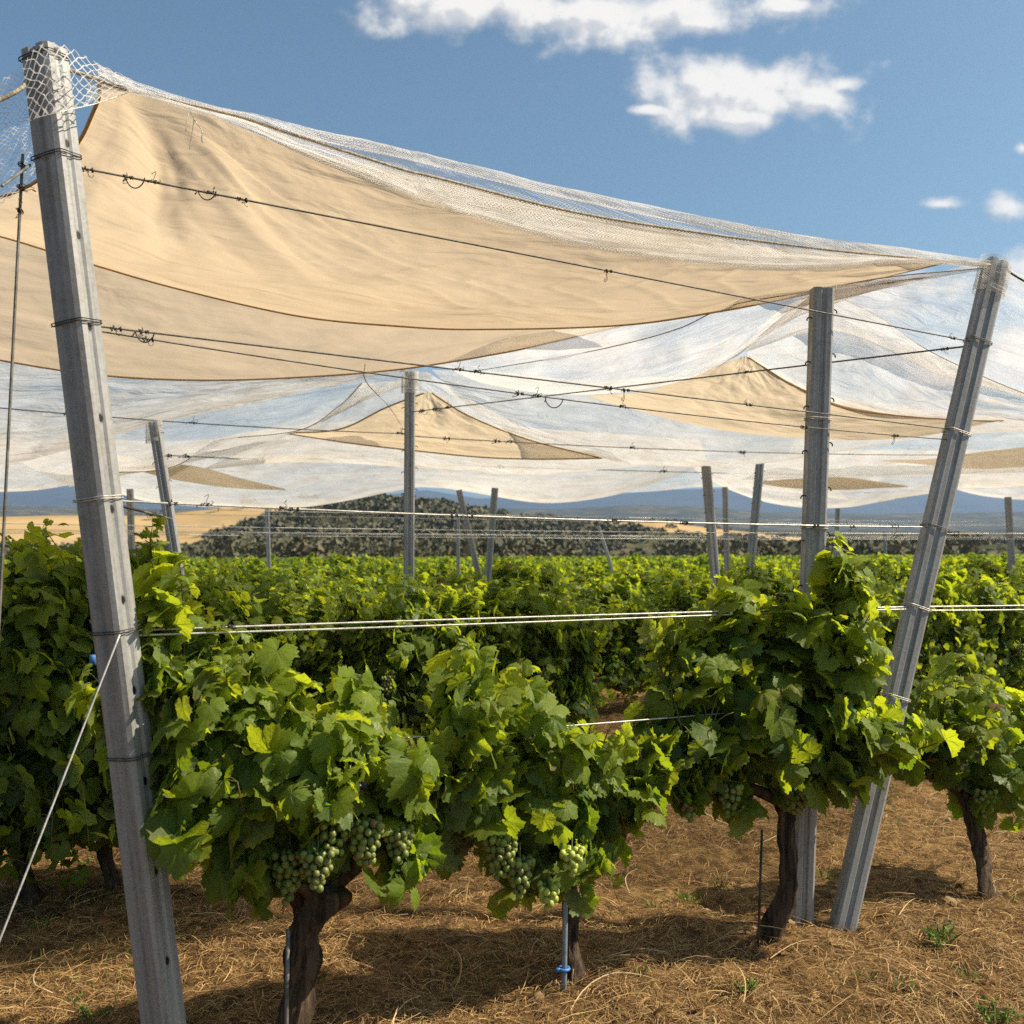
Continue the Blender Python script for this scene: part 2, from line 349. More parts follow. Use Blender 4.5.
# ------------------------------------------------------------------ ground
ROWDIR = np.array([.905, .426, 0.]); SLOPE = .471
ROWS = [3.55 + 1.9 * k for k in range(0, 24)]
def ground_z(x, y):
    x = np.asarray(x, float); y = np.asarray(y, float)
    near = np.exp(-np.maximum(y - 12, 0) / 15)
    k = (y - SLOPE * x - 3.55) / 1.9
    berm = .035 * np.exp(-((k - np.round(k)) * 1.9 / .42) ** 2)
    z = (berm + .13 * fbm(x * 1.1, y * 1.1, 3, 3) + .075 * fbm(x * 4.3, y * 4.3, 4, 9)) * near
    far = np.clip((y - 75) / 160, 0, 1); return z - 9 * far * far * (3 - 2 * far)
def mat_ground():
    m, t, out = newmat('dry_thatch_ground')
    g = t.node('ShaderNodeNewGeometry').outputs['Position']
    f = []
    for k, a in enumerate((.3, 1.5, 2.4)):
        f.append(t.noise(t.node('ShaderNodeMapping', {'Vector': g, 'Rotation': (0, 0, a), 'Scale': (1, 7, 1)}).outputs[0], 26, 3, .7, 1.2))
    fib = t.m('MAXIMUM', t.m('MAXIMUM', f[0], f[1]), f[2]); pat = t.noise(g, 2.2, 5, .65, .4); cl = t.noise(g, 13, 5, .7)
    c = t.ramp(fib, (.42, (.055, .03, .012)), (.54, (.24, .14, .05)), (.65, (.43, .275, .115)), (.8, (.56, .41, .21)))
    c = t.mix(t.mapr(cl, .38, .62, .75, 0), c, (.045, .022, .010)); c = t.mix(t.mapr(pat, .5, .72, 0, .6), c, (.13, .075, .032))
    sep = t.node('ShaderNodeSeparateXYZ', {0: g}).outputs[1]
    far = t.mix(t.noise(g, .02, 5, .6), (.16, .12, .06), (.36, .26, .14)); c = t.mix(t.mapr(sep, 60, 110), c, far)
    bp = t.node('ShaderNodeBump', {'Strength': .9, 'Distance': .02, 'Height': t.m('ADD', fib, t.m('MULTIPLY', cl, 1.5))})
    p = t.node('ShaderNodeBsdfPrincipled', {'Base Color': c, 'Roughness': .95, 'Specular IOR Level': .1, 'Normal': bp})
    t.l.new(p.outputs[0], out.inputs[0]); return m
ys = np.r_[-6000, -400, -40, -10, -3, np.arange(0, 2, .2), np.arange(2, 9, .035), np.arange(9, 20, .15), np.arange(20, 75, 2.), np.arange(75, 260, 12), 300, 450, 800, 1500, 3000, 5500]
xs = np.r_[-6000, -3000, -1200, -500, -200, -100, -50, -30, -20, -12, -8, -6, np.arange(-5, 5.001, .04), 6, 8, 12, 20, 30, 50, 100, 200, 500, 1200, 3000, 6000]
X, Y = np.meshgrid(xs, ys, indexing='ij')
b = MB(); b.grid(np.stack([X, Y, ground_z(X, Y)], -1)); tag(b.build('ground', mat_ground()), kind='structure')

# ------------------------------------------------------------------ far hills (real distances and heights)
def prof(pts, x):
    p = np.array(pts, float); return np.interp(x, p[:, 0], p[:, 1])
def mat_hill(name, cols, sc, patch, dark, dsc=.06):
    m, t, out = newmat(name)
    g = t.node('ShaderNodeNewGeometry').outputs['Position']
    n = t.noise(g, sc, 6, .6, .5); f = t.noise(g, dsc, 5, .7); st = t.noise(t.node('ShaderNodeMapping', {'Vector': g, 'Scale': (1, .25, 6)}).outputs[0], sc * 2, 3, .6)
    c = t.mix(t.mapr(n, .4, .62), cols[0], cols[1]); c = t.mix(t.mapr(st, .45, .7, 0, .5), c, cols[2])
    c = t.mix(t.mapr(f, patch, patch + .12, 0, .85), c, dark)
    p = t.node('ShaderNodeBsdfPrincipled', {'Base Color': c, 'Roughness': 1, 'Specular IOR Level': 0}); t.l.new(p.outputs[0], out.inputs[0]); return m
def hill_fn(Yc, wn, wf, crest, low, seed, rough):
    def H(px, Yv):
        u = (px - 512) / F
        top = CAMZ + (HOR - prof(crest, px)) / F * Yc
        s = np.where(Yv < Yc, np.clip((Yv - (Yc - wn)) / wn, 0, 1), np.clip(((Yc + wf) - Yv) / wf, 0, 1)); s = s * s * (3 - 2 * s)
        xx = u * Yv
        return low + (top - low) * s + rough * Yc * s * (.25 + .75 * (1 - s)) * fbm(xx / Yc * 14, Yv / Yc * 14, 5, seed)
    return H
def hill(name, label, Yc, wn, wf, crest, low, mat, seed, rough=.02, x0=-500, x1=1600):
    H = hill_fn(Yc, wn, wf, crest, low, seed, rough)
    px = np.linspace(x0, x1, 300); Yv = np.linspace(Yc - wn, Yc + wf, 70)
    P, Q = np.meshgrid(px, Yv, indexing='ij')
    b = MB(); b.grid(np.stack([(P - 512) / F * Q, Q, H(P, Q)], -1)); o = b.build(name, mat); tag(o, label, kind='structure'); return H
M_tan = mat_hill('stubble_field', [(.43, .29, .13), (.50, .35, .17), (.27, .21, .11)], .02, .60, (.09, .09, .045), .05)
M_wood = mat_hill('scrub_hill', [(.085, .085, .048), (.12, .108, .06), (.19, .15, .08)], .02, .45, (.055, .06, .034), .15)
M_val = mat_hill('valley_land', [(.07, .075, .045), (.12, .105, .06), (.24, .19, .10)], .006, .42, (.045, .052, .035), .02)
M_mtn = mat_hill('mountain', [(.035, .05, .05), (.05, .065, .06), (.07, .08, .07)], .0015, .55, (.04, .05, .04), .006)
low = -10
H_mtn = hill('mountain', 'far blue mountain ridge along the horizon', 5200, 1500, 900,
     [(-500, 497), (-100, 489), (0, 488), (60, 486), (100, 489), (150, 499), (300, 503), (380, 496), (425, 490), (450, 494), (480, 499), (510, 497), (560, 499), (620, 494), (670, 490),
      (720, 489), (780, 492), (830, 497), (900, 497), (930, 492), (952, 488), (975, 493), (1010, 498), (1100, 494), (1300, 500), (1600, 500)], low, M_mtn, 5, .004)
hill('foothill', 'low hazy wooded foothills below the mountains', 2600, 1100, 500,
     [(-500, 512), (0, 507), (130, 509), (300, 512), (480, 508), (560, 510), (640, 505), (700, 507), (760, 513), (850, 514), (1000, 513), (1100, 510), (1600, 512)], low, M_val, 11, .006)
hill('valley_field', 'patchwork of pale fields and woods in the valley', 1100, 600, 300,
     [(-500, 524), (0, 520), (200, 520), (500, 521), (600, 520), (660, 524), (760, 530), (900, 532), (1024, 530), (1600, 528)], low, M_val, 21, .004)
H_b = hill('brown_hill', 'low brown hill behind the leaning pair of posts', 520, 240, 160,
     [(-500, 560), (300, 560), (420, 530), (480, 514), (540, 517), (600, 524), (660, 521), (720, 530), (780, 536), (900, 550), (1024, 549), (1600, 548)], low, M_tan, 31, .008)
H_t = hill('stubble_hill', 'golden stubble hillside on the left', 420, 230, 180,
     [(-500, 519), (0, 517), (60, 516), (150, 517), (220, 508), (300, 503), (340, 498), (372, 496), (400, 501), (450, 513), (500, 527), (560, 543), (620, 556), (800, 565), (1600, 565)], low, M_tan, 41, .008)
H_w = hill('scrub_hill', 'dark scrub covered slope in the middle distance', 300, 150, 100,
     [(-500, 560), (0, 556), (130, 552), (190, 544), (230, 530), (290, 513), (350, 503), (385, 500), (430, 503), (470, 511), (520, 521), (570, 527), (640, 531), (700, 536), (780, 541), (850, 543), (1024, 543), (1600, 545)], low, M_wood, 51, .012)

# scrub: leaf-clump bushes scattered on the slopes
M_scrub = mat_simple('scrub_leaves', (.095, .10, .062), (.165, .155, .095), .35, .9, 0, 0, spec=.1)  # leaf colour lightened to carry part of the distance haze
def bush_clump(b, c, r, n, rg):
    d = unit(rg.normal(size=(n, 3))); d[:, 2] = np.abs(d[:, 2]) * .9 - .12
    P = c + d * r * rg.uniform(.55, 1.05, (n, 1)) * np.array([1, 1, .8])
    a = unit(rg.normal(size=(n, 3))); e = unit(np.cross(a, rg.normal(size=(n, 3)))); s = r * rg.uniform(.16, .34, (n, 1))
    V = np.stack([P - a * s, P + e * s * .8, P + a * s, P - e * s * .8], 1).reshape(-1, 3)
    b.add(V, [np.arange(4 * n).reshape(n, 4)])
rg = np.random.default_rng(12); b = MB()
for k in range(6500):
    px = rg.uniform(120, 640) if k % 3 else rg.uniform(-80, 1150); Yv = rg.uniform(180, 372)
    dens = (1 / (1 + math.exp(-(px - 235) / 25))) * (.35 + .9 * float(vnoise(np.array(px / 18.), np.array(Yv / 25.), 77)))
    dens *= 1 if px < 600 else .55
    if rg.random() > dens: continue
    z = float(H_w(np.array(px), np.array(Yv))); bush_clump(b, np.array([(px - 512) / F * Yv, Yv, z + .3]), rg.choice([.7, 1.1, 1.6, 2.6]) * rg.uniform(.8, 1.2), 34, rg)
for k in range(1500):
    px = rg.uniform(-80, 1150); Yv = rg.uniform(105, 190)
    if rg.random() > .35 + .65 * vnoise(np.array(px / 45.), np.array(3.1), 4): continue
    if px > 560 and vnoise(np.array(px / 28.), np.array(1.7), 14) < .42: continue
    yt_ = 543 + rg.uniform(-3, 3) if px < 210 else (536 + rg.uniform(-4, 8) if px < 640 else 546 - 16 * float(vnoise(np.array(px / 22.), np.array(9.3), 17)) + rg.uniform(-2, 2)); r_ = rg.uniform(.8, 1.6)
    zt = CAMZ + (HOR - yt_) / F * Yv; gz_ = float(ground_z(0, Yv)); zz = zt - r_
    while zz > gz_ - 1: bush_clump(b, np.array([(px - 512) / F * Yv + rg.normal() * .5, Yv, zz]), r_ * rg.uniform(1, 1.5), 26, rg); zz -= r_ * 1.3
for k in range(420):
    px = rg.uniform(430, 1100); Yv = rg.uniform(300, 560)
    z = float(H_b(np.array(px), np.array(Yv))); bush_clump(b, np.array([(px - 512) / F * Yv, Yv, z + .4]), rg.uniform(1.3, 3.0), 30, rg)
tag(b.build('scrub', M_scrub, smooth=False), 'dark olive scrub and trees covering the slopes beyond the vineyard', kind='stuff')
for k, (px, Yv, r, lb) in enumerate([(306, 395, 2.6, 'round dark bush alone on the stubble hillside, nearest the hill top'), (248, 380, 3.0, 'dark bush on the stubble hillside above the thin pale post'),
        (218, 372, 2.2, 'small dark bush at the left edge of the scrub on the golden hillside'), (503, 470, 3.2, 'dark upright tree on the brown hill beside the leaning posts'),
        (152, 376, 2.0, 'low dark bush just left of the leaning grey post on the golden field')]):
    b = MB(); z = float((H_t if px < 400 else H_b)(np.array(px), np.array(Yv)))
    for q in range(6): bush_clump(b, np.array([rg.normal() * r * .4, rg.normal() * r * .4, r * .6 + rg.random() * r * .5]), r * .7, 60, rg)
    r_ = empty('bush', ((px - 512) / F * Yv, Yv, z), lb, 'bush', 'lone bushes on the far hills')
    b.build('crown', M_scrub, r_, smooth=False)
    b2 = MB(); b2.tube([[0, 0, -.4], [0.05, 0, r * .7]], [.2, .1], 6); b2.build('trunk', M_bark, r_)

# ------------------------------------------------------------------ posts
def post_profile(s=1.0):
    P = np.array([(-.026, .052), (-.038, .052), (-.038, .006), (-.030, 0), (-.012, 0), (-.006, .007), (.006, .007), (.012, 0), (.030, 0), (.038, .006), (.038, .018), (.034, .024), (.034, .032), (.038, .038), (.038, .056), (.026, .056)]) * s
    P[:, 1] -= .028 * s; return P
def post_mesh(L, s=1.0, name='steel_post'):
    P = post_profile(s); T = unit(np.gradient(P, axis=0)); N = np.stack([-T[:, 1], T[:, 0]], 1); th = .0032 * s
    A, Bn = P + N * th / 2, P - N * th / 2
    cum = np.r_[0, np.cumsum(np.linalg.norm(np.diff(P, axis=0), axis=1))]
    loop = np.vstack([A, Bn[::-1]]); uu = np.r_[cum, cum[::-1]]; hx = np.where(uu > cum[9] - 1e-4, cum[11] * .5 + cum[12] * .5, 9.)
    zs = np.r_[0, np.linspace(0, L, 24)[1:]]; n = len(loop)
    G = np.zeros((len(zs), n + 1, 3)); lp = np.vstack([loop, loop[:1]]); G[:, :, :2] = lp[None]; G[:, :, 2] = zs[:, None]
    uvg = np.zeros((len(zs), n + 1, 2)); uvg[:, :, 0] = np.r_[uu, uu[:1]][None]; uvg[:, :, 1] = zs[:, None]
    col = np.zeros((len(zs) * (n + 1), 3)); col[:, 0] = np.tile(np.r_[hx, hx[:1]], len(zs))
    b = MB(); b.grid(G, uvg, col)
    h = len(P)
    for z in (0, L):
        V = np.c_[loop, np.full(n, z)]; b.add(V, [np.array([[i, i + 1, n - 2 - i, n - 1 - i] for i in range(h - 1)])], np.full((n, 2), 9.), None)
    return b
M_hook = M_rust
def hook_mesh():
    b = MB(); a = np.linspace(-.3, 3.6, 9); b.tube(np.stack([np.cos(a) * .011 + .008, 0 * a, np.sin(a) * .011], 1), .0028, 5); return b.mesh('hook')
HOOK = hook_mesh(); HOOK.materials.append(M_rust)
FR = {}
def frame_of(B):
    for l_, (x, y) in FR.items():
        if np.linalg.norm(FB[l_] - B) < .01: return x, y
FB = {}
def place_post(base, top, rot, s, label, hooks=0, group='steel trellis posts', bury=.35, cap=False, hookside=(1, -1)):
    FB[label] = np.array(base); base = np.array(base); top = np.array(top); ax = unit(top - base); b0 = base - ax * bury; L = float(np.linalg.norm(top - b0))
    o = empty('trellis_post', b0, label, 'post', group)
    q = Vector(ax).to_track_quat('Z', 'Y'); o.rotation_mode = 'QUATERNION'
    # keep profile orientation controlled: build rotation from axis and a chosen heading
    z = Vector(ax); x = Vector((math.cos(rot), math.sin(rot), 0)); x = (x - z * x.dot(z)).normalized(); y = z.cross(x)
    o.rotation_quaternion = Matrix((x, y, z)).transposed().to_quaternion()
    FR[label] = (np.array(x), np.array(y)); o['_'] = 0; del o['_']
    c = post_mesh(L, s).build('post_body', M_steel, o, smooth=False)
    for k in range(hooks):
        for sg in hookside:
            h = bpy.data.objects.new('hook', HOOK); COL.objects.link(h); h.parent = o
            h.location = (sg * .039 * s, -.008 * s, L - .1 - k * .19 - (.04 if sg < 0 else 0)); h.rotation_euler = (0, 0, 0 if sg > 0 else math.pi); h.scale = (s,) * 3
    return o, (Vector(b0), ax, L)
def row_pt(px, icpt, z=0.):
    u = (px - 512) / F; y = icpt / (1 - SLOPE * u); return np.array([u * y, y, z])
def gz(p): p = np.array(p, float); p[2] = float(ground_z(p[0], p[1])); return p
# main four
P1b = gz((-1.03, 3.05, 0)); P1t = at(43, 50, 2.90)
P3b = at(842, 936, 4.2); P3b[2] = float(ground_z(P3b[0], P3b[1])); P3t = at(996, 262, 4.6)
P2b = gz(at(801, 934, 4.22)); P2t = at(822, 289, 4.24)
P4b = gz(at(408, 730, 8.8)); P4t = at(410, 372, 8.8)
place_post(P1b, P1t, R(-24), 1.38, 'large galvanised post with punched slots, leaning left, nearest the camera', hooks=0)
place_post(P3b, P3t, R(8), 1.2, 'galvanised post leaning right, net wrapped round its top', hooks=0)
place_post(P2b, P2t, R(4), 1.12, 'upright weathered steel post with side hooks beside the right leaning post', hooks=12)
place_post(P4b, P4t, R(6), 1.2, 'tall upright post in the centre rising from the second row with net on its top', hooks=9)
far_posts = [(154, 422, 182, 600, 7.8, 1.15, 'grey post leaning left just behind the big near post, joined to it by a stay'),
             (130, 489, 133, 600, 15, 1.3, 'thin upright post seen between the near post and the leaning one behind it'),
             (267, 509, 270, 600, 20, 1.2, 'slim pale post standing alone against the scrub slope on the left'),
             (458, 512, 458, 600, 19, .9, 'thin vertical post just left of the crossing pair of posts'),
             (459, 490, 484, 600, 15, 1.25, 'post leaning left in the crossing pair right of the centre'),
             (495, 488, 486, 600, 14, 1.3, 'post leaning right in the crossing pair right of the centre'),
             (598, 526, 617, 585, 24, 1.1, 'short tilted thin post alone against the valley in the middle'),
             (706, 466, 719, 620, 11, 1.3, 'post leaning left in the pair before the right hand posts'),
             (760, 463, 747, 610, 12.5, 1.3, 'post leaning right in the pair before the right hand posts'),
             (725, 487, 728, 600, 16, 1.1, 'small upright post between the two tilted posts on the right'),
             (838, 508, 834, 600, 21, 1.25, 'faint far post just right of the upright hooked post'),
             (885, 532, 886, 600, 30, 1.2, 'tiniest far post between the two big right hand posts'),
             (1008, 497, 1014, 600, 16, 1.3, 'far post at the right edge leaning slightly left')]
FP = []
for (tx, ty, bx, by, Yd, s, lb) in far_posts:
    T = at(tx, ty, Yd); Bq = at(bx, by, Yd); k = (T[2]) / (T[2] - Bq[2]); B0 = T + (Bq - T) * k
    place_post(gz(B0), T, R(5 + tx % 9), s * .9, lb, hooks=4 if Yd < 13 else 0); FP.append((T, B0))
def on(A, B, f): return A + (B - A) * f
def on_post(A, B, py):     # point of the post that shows at image height py
    best = min(np.linspace(0, 1, 800), key=lambda f: abs(pix(on(A, B, f))[1] - py)); return on(A, B, best)
def pix(p):
    x, y, z = p[0], p[1], p[2] - CAMZ; d = y * math.cos(PITCH) + z * math.sin(PITCH); v = -y * math.sin(PITCH) + z * math.cos(PITCH)
    return 512 + F * x / d, 512 - F * v / d

# ------------------------------------------------------------------ wires
def knot_mesh(seed):
    rg = np.random.default_rng(seed); b = MB()
    for k in range(5):
        a = np.linspace(0, 2 * np.pi, 9); r = rg.uniform(.006, .011); cx = rg.uniform(-.028, .028)
        b.tube(np.stack([cx + a * .0012, np.cos(a) * r, np.sin(a) * r - rg.uniform(0, .006)], 1), .0024, 5)
    for k in range(3):
        p = np.cumsum(np.r_[[[rg.uniform(-.02, .02), 0, 0]], rg.normal(size=(5, 3)) * .011 - [0, 0, .005]], 0); b.tube(catmull(p, 10), .0017, 4)
    me = b.mesh('wire_tie'); me.materials.append(M_rust); return me
KNOTS = [knot_mesh(i) for i in range(4)]
def wire(A, B, r, sag, label, mat=None, ties=(), name='trellis_wire', dbl=0., wig=0., group='trellis wires', loops=()):
    A, B = np.array(A, float), np.array(B, float); f = np.linspace(0, 1, 48)[:, None]
    P = A + (B - A) * f; P[:, 2] -= (4 * f * (1 - f))[:, 0] * sag; P[:, 2] += wig * fbm(f[:, 0] * 25, f[:, 0] * 0 + abs(sag) * 50, 2, 5)
    b = MB(); b.tube(P, r, 6, col=(0, 0, 0))
    if dbl:
        Q = P.copy(); Q[:, 2] -= dbl + .3 * dbl * np.sin(f[:, 0] * 5); Q[:, 1] -= dbl * .5; b.tube(Q, r, 6)
    # origin at start
    o = b.build(name, mat or M_wire); tag(o, label, 'wire', group)
    ang = math.atan2(B[1] - A[1], B[0] - A[0])
    for k, ff in enumerate(ties):
        c = bpy.data.objects.new('wire_tie', KNOTS[k % 4]); COL.objects.link(c); c.parent = o
        p = A + (B - A) * ff; p[2] -= 4 * ff * (1 - ff) * sag; c.location = p; c.rotation_euler = (k * 1.3, 0, ang)
        sc = max(.62, (p[1] / 3.6) * .5); c.scale = (sc,) * 3
    for ff, rr in loops:
        p = A + (B - A) * ff; p[2] -= 4 * ff * (1 - ff) * sag; a = np.linspace(0, 6.9, 20)
        lb = MB(); lb.tube(p + np.stack([np.cos(a) * rr * .6 + .01 * a, np.sin(a * .5) * .01, -rr + np.cos(a + 1.6) * 0 + np.sin(a) * rr], 1), .002, 5); lb.build('loose_wire_end', M_rust, o)
    return P
q = lambda a, b, py: on_post(a, b, py)
wire(q(P1b, P1t, 163), q(P3b, P3t, 343), .0032, .0, 'dark wire crossing the big tan sail from the near post to the right leaning post', ties=(.022, .05, .07, .115, .14, .49, .96), loops=((.045, .018), (.1, .015)))
wire(q(P1b, P1t, 324), q(P3b, P3t, 430), .0030, .0, 'upper of the two dark wires just below the second sail', ties=(.03, .05, .335, .355, .5, .52, .68), loops=((.04, .018),))
wire(q(P1b, P1t, 327), q(P3b, P3t, 440), .0026, .035, 'lower of the two dark wires just below the second sail', ties=(.055, .4, .42, .52, .76, .9), loops=((.425, .02),))
wire(q(P1b, P1t, 500), q(P3b, P3t, 527), .0036, .015, 'single silver wire level with the hills in front of the second row', M_bright, ties=(.01, .06, .09, .16, .17, .33, .35, .52, .61, .8, .86, .93))
wire(q(P1b, P1t, 631), q(P3b, P3t, 607), .0036, -.005, 'doubled bright wire over the front row of vines', M_bright, ties=(.0, .09, .1, .105), dbl=.014)
wire(q(P1b, P1t, 757), q(P3b, P3t, 698), .0030, .01, 'lowest bright wire running through the front vine leaves', M_bright, ties=(.02, .04))
wire(q(P4b, P4t, 412), q(P3b, P3t, 345), .0045, 0, 'dark wire climbing from the centre post to the right leaning post', ties=(.04, .08, .12, .74, .97))
d4 = np.r_[ROWDIR[:2], 0.]
wire(P4b * [1, 1, 0] + d4 * -4.6 + [0, 0, 2.72], q(P4b, P4t, 434), .0048, .05, 'thin wire left of the centre post under the white netting', ties=(.4, .42, .6, .98))
wire(q(P4b, P4t, 436), P4b * [1, 1, 0] + d4 * 7.0 + [0, 0, 2.7], .0048, .05, 'thin wire right of the centre post across the distant sail', ties=(.05, .12, .14, .33, .52))
wire(at(150, 455, 12), at(960, 478, 17), .006, .03, 'far wire crossing under the distant tan sails', ties=(.1, .35, .55, .7))
wire(q(*FP[0][::-1], 455) if False else at(160, 455, 7.8), at(240, 459, 9.2), .0045, 0, 'short wire at the head of the leaning post behind the near one', ties=(.1, .3))
wire(q(P1b, P1t, 500), at(172, 519, 7.7), .006, 0, 'short stay tying the near post to the leaning post behind', ties=(.5,))
wire(q(P1b, P1t, 632) + [.045, -.075, 0], np.array([-1.46, 2.40, .02]), .0027, 0, 'bright guy wire slanting down to the ground at the bottom left', M_bright, name='guy_wire', group='guy wires')
wire(q(P1b, P1t, 160) + [-.08, -.04, 0], at(-8, 760, 2.75), .0042, 0, 'dark guy cable hanging from the head of the near post down the left edge', name='guy_wire', group='guy wires', ties=(.02, .06, .1))
wire(at(30, 165, 2.88), at(2, 186, 2.6), .004, 0, 'stub of dark wire sticking out left of the near post head')
wire(q(P3b, P3t, 607), q(P3b, P3t, 607) + ROWDIR * 4, .0036, .02, 'doubled bright wire continuing right of the leaning end post', M_bright, dbl=.016)
nrow = 0
for icpt in ROWS[3:7]:
    for hh, nm in ((1.02, 'lower'), (1.78 + .04 * math.sin(icpt), 'upper'), (2.05, 'top')):
        A = row_pt(-60, icpt, hh); B_ = row_pt(1090, icpt, hh)
        if nrow < 2 and hh > 2: continue
        wire(A, B_, .0030 + .00006 * icpt, .03, '%s wire of vineyard row %s behind the front row' % (nm, ['three', 'four', 'five', 'six', 'seven', 'eight', 'nine', 'ten', 'eleven'][nrow]), M_bright, ties=())
    nrow += 1
# bands of wire round the posts
def band(A, B, py, r, mat, s, n=2):
    c = on_post(A, B, py); ax = unit(B - A); a = np.linspace(0, 2 * np.pi * n, 20 * n); x, y = frame_of(A); s = s * 1.63
    lp = np.array([(-.042, .0), (0, -.004), (.042, 0), (.044, .03), (.04, .06), (0, .062), (-.04, .06), (-.044, .03)]) * s - np.array([0, .029 * s])
    P = np.concatenate([c + lp[:, :1] * x + lp[:, 1:] * y + ax * .007 * k for k in range(n)]); P = catmull(P, 40 * n)
    b_ = MB(); b_.tube(P, r, 5); return b_
for (A, B, py, mt, s, lb) in [(P1b, P1t, 60, M_rust, .85, 'dark wire binding at the very top of the near post'), (P1b, P1t, 160, M_rust, .85, 'dark wire binding below the head of the near post'), (P1b, P1t, 325, M_rust, .85, 'dark wire band on the near post under the first sail'),
        (P1b, P1t, 500, M_bright, .85, 'bright wire band on the near post level with the hills'), (P1b, P1t, 632, M_rust, .85, 'rusty wire band on the near post where the guy wire starts'), (P1b, P1t, 757, M_rust, .85, 'lowest wire band on the near post among the leaves'),
        (P3b, P3t, 343, M_wire, .74, 'upper wire band on the right leaning post'), (P3b, P3t, 434, M_bright, .74, 'bright wire band on the right leaning post before the distant sail'), (P3b, P3t, 529, M_wire, .74, 'wire band on the right leaning post level with the mountains'),
        (P3b, P3t, 608, M_bright, .74, 'bright wire band on the right leaning post just above the leaves'), (P3b, P3t, 698, M_bright, .74, 'lowest wire band on the right leaning post'),
        (P2b, P2t, 420, M_bright, .69, 'bright wire band on the upright hooked post before the distant sail'), (P2b, P2t, 528, M_bright, .69, 'bright wire band on the upright hooked post level with the hills')]:
    tag(band(A, B, py, .0018, mt, s).build('wire_band', mt), lb, 'wire band', 'wire bands on the posts')

# ------------------------------------------------------------------ nets and sails
def loft(curves, nu, nv, disp=None, ymap=None):
    cs = np.array([catmull([at(*p) if not isinstance(p, np.ndarray) else p for p in c], nu) for c in curves])
    G = np.stack([catmull(cs[:, i], nv) if len(cs) > 2 else cs[0, i] + (cs[1, i] - cs[0, i]) * np.linspace(0, 1, nv)[:, None] for i in range(nu)], 0)
    u = np.linspace(0, 1, nu)[:, None] * np.ones((1, nv)); v = np.linspace(0, 1, nv)[None] * np.ones((nu, 1))
    if disp is not None:
        edge = np.minimum(1, 8 * np.minimum(np.minimum(u, 1 - u), np.minimum(v, 1 - v)))
        G[..., 2] += disp(u, v) * edge
    # metre-true uv from median arc length
    Lu = np.linalg.norm(np.diff(G, axis=0), axis=2).sum(0).max(); Lv = np.linalg.norm(np.diff(G, axis=1), axis=2).sum(1).max()
    uvg = np.stack([u * Lu, v * Lv], -1); return G, uvg
def net(curves, mat, label, nu=60, nv=24, amp=.03, seed=0, group='white nets over the rows'):
    D = lambda u, v: amp * 2.6 * fbm(u * 9 + v * 3, v * 7, 4, seed) + amp * .8 * (.5 - np.abs(fbm(u * 5 + v * 4, v * 2.5, 3, seed + 50)) * 4)
    G, uvg = loft(curves, nu, nv, D); vv = np.linspace(0, 1, nv)[None] * np.ones((nu, 1)); e = np.exp(-((1 - vv) / .07) ** 2).reshape(-1); b = MB(); b.grid(G, uvg, np.stack([e, e, e], 1)); o = b.build('shade_net', mat); return tag(o, label, 'net', group)
def sail(curves, mat, label, nu=90, nv=40, amp=.03, seed=0, hem=(1, 1, 0, 0), hr=.009, D=None):
    D0 = lambda u, v: amp * 2 * fbm(u * 6 + v * 2, v * 6, 4, seed) + (D(u, v) if D else 0)
    G, uvg = loft(curves, nu, nv, D0); b = MB(); b.grid(G, uvg); o = b.build('shade_sail', mat); tag(o, label, 'shade sail', 'tan shade sails over the rows')
    for flag, E in zip(hem, (G[:, 0], G[:, -1], G[0], G[-1])):
        if flag:
            # a flat folded band along the edge
            hb = MB(); k = {0: 1}.get(0); hb.tube(E, hr, 8); hb.build('hem', M_hem, o)
    return o
def rY(px): u = (px - 512) / F; return 3.55 / (1 - SLOPE * u)
top1 = [(100, 80), (140, 95), (200, 110), (240, 127), (300, 149), (400, 172), (500, 195), (628, 223), (705, 236), (820, 253), (940, 263)]
# big near sail
yt = lambda px: 3.0 + (4.5 - 3.0) * (px - 100) / 840 * 1.0
S_top = [(x, y, yt(x)) for x, y in top1]
bott = [(-260, 245, 4.3), (-100, 212, 4.5), (0, 236, 4.55), (85, 262, 4.62), (180, 289, 4.7), (300, 316, 4.8), (400, 326, 4.85), (480, 329, 4.9), (620, 325, 4.9), (720, 311, 4.8), (820, 291, 4.7), (942, 263, 4.52)]
m1 = [(95, 108, 3.15), (200, 165, 3.4), (300, 200, 3.6), (450, 230, 3.8), (628, 245, 4.1), (760, 255, 4.3), (940, 263, 4.5)]
m2 = [(62, 160, 3.45), (150, 205, 3.7), (300, 250, 3.95), (450, 268, 4.1), (628, 275, 4.3), (780, 270, 4.45), (941, 263, 4.51)]
m3 = [(-20, 203, 3.9), (100, 237, 4.15), (280, 282, 4.4), (450, 303, 4.55), (620, 303, 4.62), (790, 284, 4.6), (941, 263, 4.51)]
